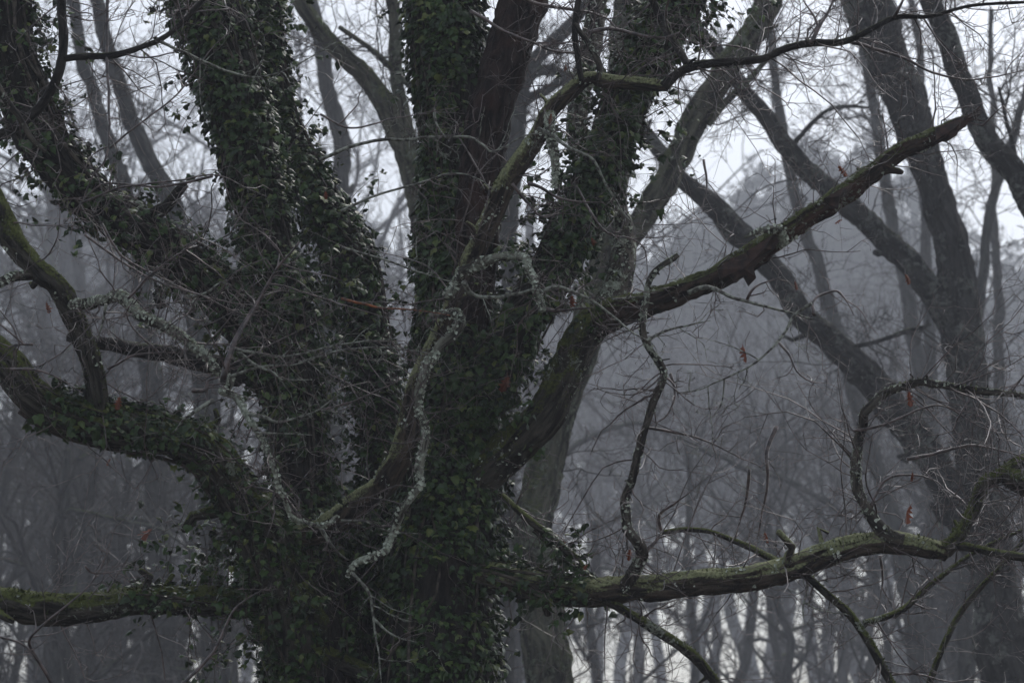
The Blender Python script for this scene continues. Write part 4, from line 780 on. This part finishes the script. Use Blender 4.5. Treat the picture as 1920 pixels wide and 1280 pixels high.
def proto_pine(seed, H, cw, label, base=0.55, dens=1.0):
    g = np.random.default_rng(seed); th = Thing("pine_tree", label, "tree", (0, 0, 0))
    n = 10; z = np.linspace(-0.3, H * 0.93, n); C = catmull(np.column_stack([g.normal(size=n) * 0.15, g.normal(size=n) * 0.15, z, 0.26 * (1 - 0.8 * np.clip(z, 0, None) / H)]), 0.4); C, Rr = C[:, :3], C[:, 3]
    V, F, uv = thick_tube(C, Rr, seed, 0.07, 0.01, 0.1, 20); th.part("trunk", V, F, M_far, uv)
    nb = 34; t = np.sort(g.uniform(base, 0.99, nb)); k = (t * (len(C) - 1)).astype(int); az = np.arange(nb) * 2.4 + g.uniform(0, 0.6, nb)
    hgt = (t - base) / (1 - base); L = cw * (0.55 + 0.75 * np.sin(np.pi * np.clip(hgt * 0.8 + 0.12, 0, 1))) * g.uniform(0.65, 1.1, nb) * (1 - 0.40 * hgt)
    A, Ra = grow(C[k], np.column_stack([np.cos(az), np.sin(az), 0.35 + 0.6 * hgt]), L, np.full(nb, 0.06), 9, 0.1, (0, 0, 0.04), 0.3, g)
    V, F = thin_tubes(A, Ra, 5); th.part("branch", V, F, M_far, kind="stuff")
    st, dd, LL, rr = children(A, Ra, int(16 * dens), 0.34, 0.9, g, tmin=0.25, up=0.4, minr=0.012); B, Rb = grow(st, dd, LL, rr, 5, 0.15, (0, 0, 0.12), 0.4, g)
    V, F = thin_tubes(B, Rb, 3); th.part("twig_spray", V, F, M_ftwig, kind="stuff")
    tp = B[:, 1:].reshape(-1, 3); tp = tp + g.normal(size=tp.shape) * 0.15; nT = len(tp); q = 20
    c = np.repeat(tp, q, 0); d = nrm(g.normal(size=(nT * q, 3)) + [0, 0, 0.55]); s = nrm(np.cross(d, g.normal(size=(nT * q, 3)))) * 0.022; Ln = g.uniform(0.16, 0.34, (nT * q, 1))
    V = np.stack([c - s, c + s, c + d * Ln], 1).reshape(-1, 3); th.part("needle_cover", V, np.arange(len(V)).reshape(-1, 3), M_needle, smooth=False, kind="stuff")
    return th.e

def proto_evergreen(seed, H, cw, label):
    g = np.random.default_rng(seed); th = Thing("evergreen_tree", label, "tree", (0, 0, 0))
    n = 8; z = np.linspace(-0.3, H * 0.85, n); C = catmull(np.column_stack([g.normal(size=n) * 0.2, g.normal(size=n) * 0.2, z, 0.14 * (1 - 0.7 * np.clip(z, 0, None) / H)]), 0.4); C, Rr = C[:, :3], C[:, 3]
    V, F, uv = thick_tube(C, Rr, seed, 0.07, 0.0, 0.1, 14); th.part("trunk", V, F, M_far, uv)
    nb = 40; t = g.uniform(0.2, 0.98, nb); k = (t * (len(C) - 1)).astype(int); az = np.arange(nb) * 2.4
    A, Ra = grow(C[k], np.column_stack([np.cos(az), np.sin(az), g.uniform(0.3, 1.0, nb)]), cw * g.uniform(0.5, 1.1, nb) * (1.1 - 0.5 * t), np.full(nb, 0.045), 8, 0.15, (0, 0, 0.03), 0.3, g)
    V, F = thin_tubes(A, Ra, 4); th.part("branch", V, F, M_far, kind="stuff")
    st, dd, LL, rr = children(A, Ra, 16, 0.36, 0.9, g, tmin=0.2, up=0.2, minr=0.008); B, Rb = grow(st, dd, LL, rr, 5, 0.2, (0, 0, 0), 0.4, g)
    V, F = thin_tubes(B, Rb, 3); th.part("twig_spray", V, F, M_ftwig, kind="stuff")
    tp = np.repeat(B.reshape(-1, 3), 8, 0); tp = tp + g.normal(size=tp.shape) * 0.16; m = len(tp)
    n1 = nrm(g.normal(size=(m, 3)) + [0, 0, 0.5]); t1 = nrm(np.cross(n1, g.normal(size=(m, 3)))); s1 = np.cross(n1, t1); sz = g.uniform(0.05, 0.11, (m, 1))
    V = np.stack([tp - t1 * sz, tp + s1 * sz * 0.5, tp + t1 * sz, tp - s1 * sz * 0.5], 1).reshape(-1, 3); th.part("leaf_cover", V, np.arange(len(V)).reshape(-1, 4), M_green, smooth=False, kind="stuff")
    return th.e

def gpos(px, Y): p = P(px, 640, Y); return (p[0], Y, -0.1)
PB = [proto_bare(11, 17, 0.06, ""), proto_bare(12, 19, -0.10, "", 0.55), proto_bare(13, 15, 0.18, "", 0.3), proto_bare(14, 21, -0.02, "", 0.6), proto_bare(15, 14, 0.10, "", 0.12), proto_bare(16, 13, -0.14, "", 0.15)]
PP = [proto_pine(21, 26, 4.6, ""), proto_pine(22, 23, 4.0, "", 0.56), proto_pine(23, 19, 3.4, "", 0.54)]
PE = [proto_evergreen(31, 12, 3.0, ""), proto_evergreen(32, 9, 2.6, "")]
reg(None)
used = set()
HT = {}
for o_, h_ in zip(PB + PP + PE, (17, 19, 15, 21, 14, 13, 26, 22.6, 18.6, 12, 9)): HT[o_.name] = h_
def put(proto, px, top, Y, label, group, rz=None):
    """stand a copy at px, depth Y, tall enough for its top to reach the height seen at row top"""
    Y = Y * 1.37; s = P(px, top, Y)[2] / HT[proto.name]; rz = g0.uniform(0, 6.28) if rz is None else rz
    if proto.name in used: c = copy_tree(proto, gpos(px, Y), rz, s, label, group)
    else:
        used.add(proto.name); c = proto; c.location = gpos(px, Y); c.rotation_euler = (0, 0, rz); c.scale = (s, s, s); c['label'] = label; c['group'] = group
    return c
g0 = np.random.default_rng(99)
PLACE = [(20, "at the very left edge"), (80, "just in from the left edge"), (150, "under the forked left branch"), (215, "under the joint of the left limb"), (275, "below the ivied part of the left limb"),
         (350, "under the middle of the bent left limb"), (450, "just left of the left trunk"), (560, "behind the left trunk"), (660, "between the left trunk and middle stem"), (760, "behind the middle stem"),
         (1000, "just right of the central trunk"), (1080, "behind the rising mossy limb"), (1140, "right of the rising mossy limb"), (1200, "behind the hanging branch"), (1270, "just right of the hanging branch"),
         (1330, "below the middle of the broken limb"), (1385, "below the peeling bark patch"), (1430, "below the lichened knot"), (1480, "in line with the pale dangling twig"), (1530, "where the low limb starts to rise"),
         (1590, "left of the hooked branch"), (1640, "behind the hooked branch"), (1700, "inside the hooked branch's loop"), (1760, "left of the stout forked trunk"), (1830, "behind the stout forked trunk"), (1920, "right of the stout forked trunk"), (9999, "at the very right edge")]
LAB = set()
def lab(kind, px):
    pl = next(t for m, t in PLACE if px <= m)
    for pre in ("", "second ", "paler ", "third ", "faintest "):
        t = pre + kind + " " + pl
        if t not in LAB: LAB.add(t); return t
    return t
# pines behind, right half
for px, top, Y, k in [(1410, 300, 190, 0), (1585, 255, 185, 1), (1720, 270, 200, 0), (1310, 400, 205, 1), (1500, 310, 215, 1), (1365, 440, 170, 2), (1545, 430, 175, 2), (1225, 460, 195, 1), (1110, 470, 205, 1), (1660, 420, 178, 2), (1460, 400, 182, 1), (1170, 510, 180, 2), (1770, 480, 182, 2), (1290, 500, 165, 2), (1440, 520, 168, 2)]:
    put(PP[k], px, top, Y, lab("tufted pine crown in the fog", px), "pines in the fog at the right")
for px, top, Y, k in [(1895, 520, 205, 1), (1845, 560, 220, 2), (1960, 500, 200, 2)]:
    put(PP[k], px, top, Y, lab("low faint pine in the fog", px), "faint pines at the right edge")
for px, top, Y, k in [(330, 350, 190, 1), (130, 370, 190, 1), (480, 380, 200, 1), (20, 320, 205, 0), (690, 430, 190, 1), (230, 420, 190, 1), (620, 400, 175, 2), (980, 500, 200, 1)]:
    put(PP[k], px, top, Y, lab("pine crown in the fog", px), "pines in the fog at the left")
# bare trees
for j, (px, top, Y) in enumerate([(-20, 380, 60), (130, 420, 64), (250, 500, 58), (390, 700, 66), (640, 560, 100), (700, 500, 84), (985, 540, 125), (1060, 560, 84), (1120, 520, 140), (1195, 500, 96),
                              (1305, 480, 130), (1455, 560, 100), (1565, 560, 80), (1615, 520, 118), (1720, 600, 86), (1900, 560, 88), (1945, 600, 64), (10, 720, 48), (170, 780, 52), (300, 760, 50), (1540, 540, 150), (215, -60, 78), (290, 40, 98), (590, -60, 90), (690, 60, 104), (1010, 40, 110), (100, 60, 92)]):
    put(PB[j % 4 if px < 900 else (0, 1, 3)[j % 3]], px, top, Y, lab("slim leafless tree in the fog", px), "far bare trees at the left" if px < 800 else ("far bare trees at centre right" if px < 1450 else "far bare trees at the right"))
# darker, nearer saplings tangled low down
for j, (px, top, Y) in enumerate([(-30, 520, 42), (45, 640, 36), (120, 720, 44), (215, 600, 38), (275, 780, 46), (345, 740, 40), (415, 800, 36), (630, 800, 46), (1290, 620, 52), (1480, 640, 56), (1640, 620, 50), (1735, 660, 54), (1935, 640, 42)]):
    put(PB[(2 if px < 900 and j % 2 else 3) if j % 3 else 1], px, top, Y, lab("dark slender bare tree", px), "dark bare trees low in the wood")
for j, (px, top, Y) in enumerate([(-20, 560, 40), (75, 700, 52), (150, 620, 34), (235, 720, 44), (320, 640, 38), (410, 720, 50), (650, 640, 48), (960, 760, 60), (1120, 800, 54), (1340, 800, 58), (1500, 820, 50), (1600, 780, 62), (1700, 800, 48), (1790, 740, 56), (1930, 720, 44)]):
    put(PB[4 + j % 2], px, top, Y, lab("dark tangled many-branched tree", px), "tangled dark trees low in the wood")
for j, (px, top, Y) in enumerate([(-20, 1130, 110), (1700, 1130, 130), (1910, 1120, 120)]):
    put(PE[j % 2], px, top, Y, lab("dark evergreen bush tree", px), "evergreen understorey at the left" if px < 900 else "evergreen understorey at the right")
print("tris", sum(len(m.polygons) for m in bpy.data.meshes), "objs", len(bpy.data.objects))
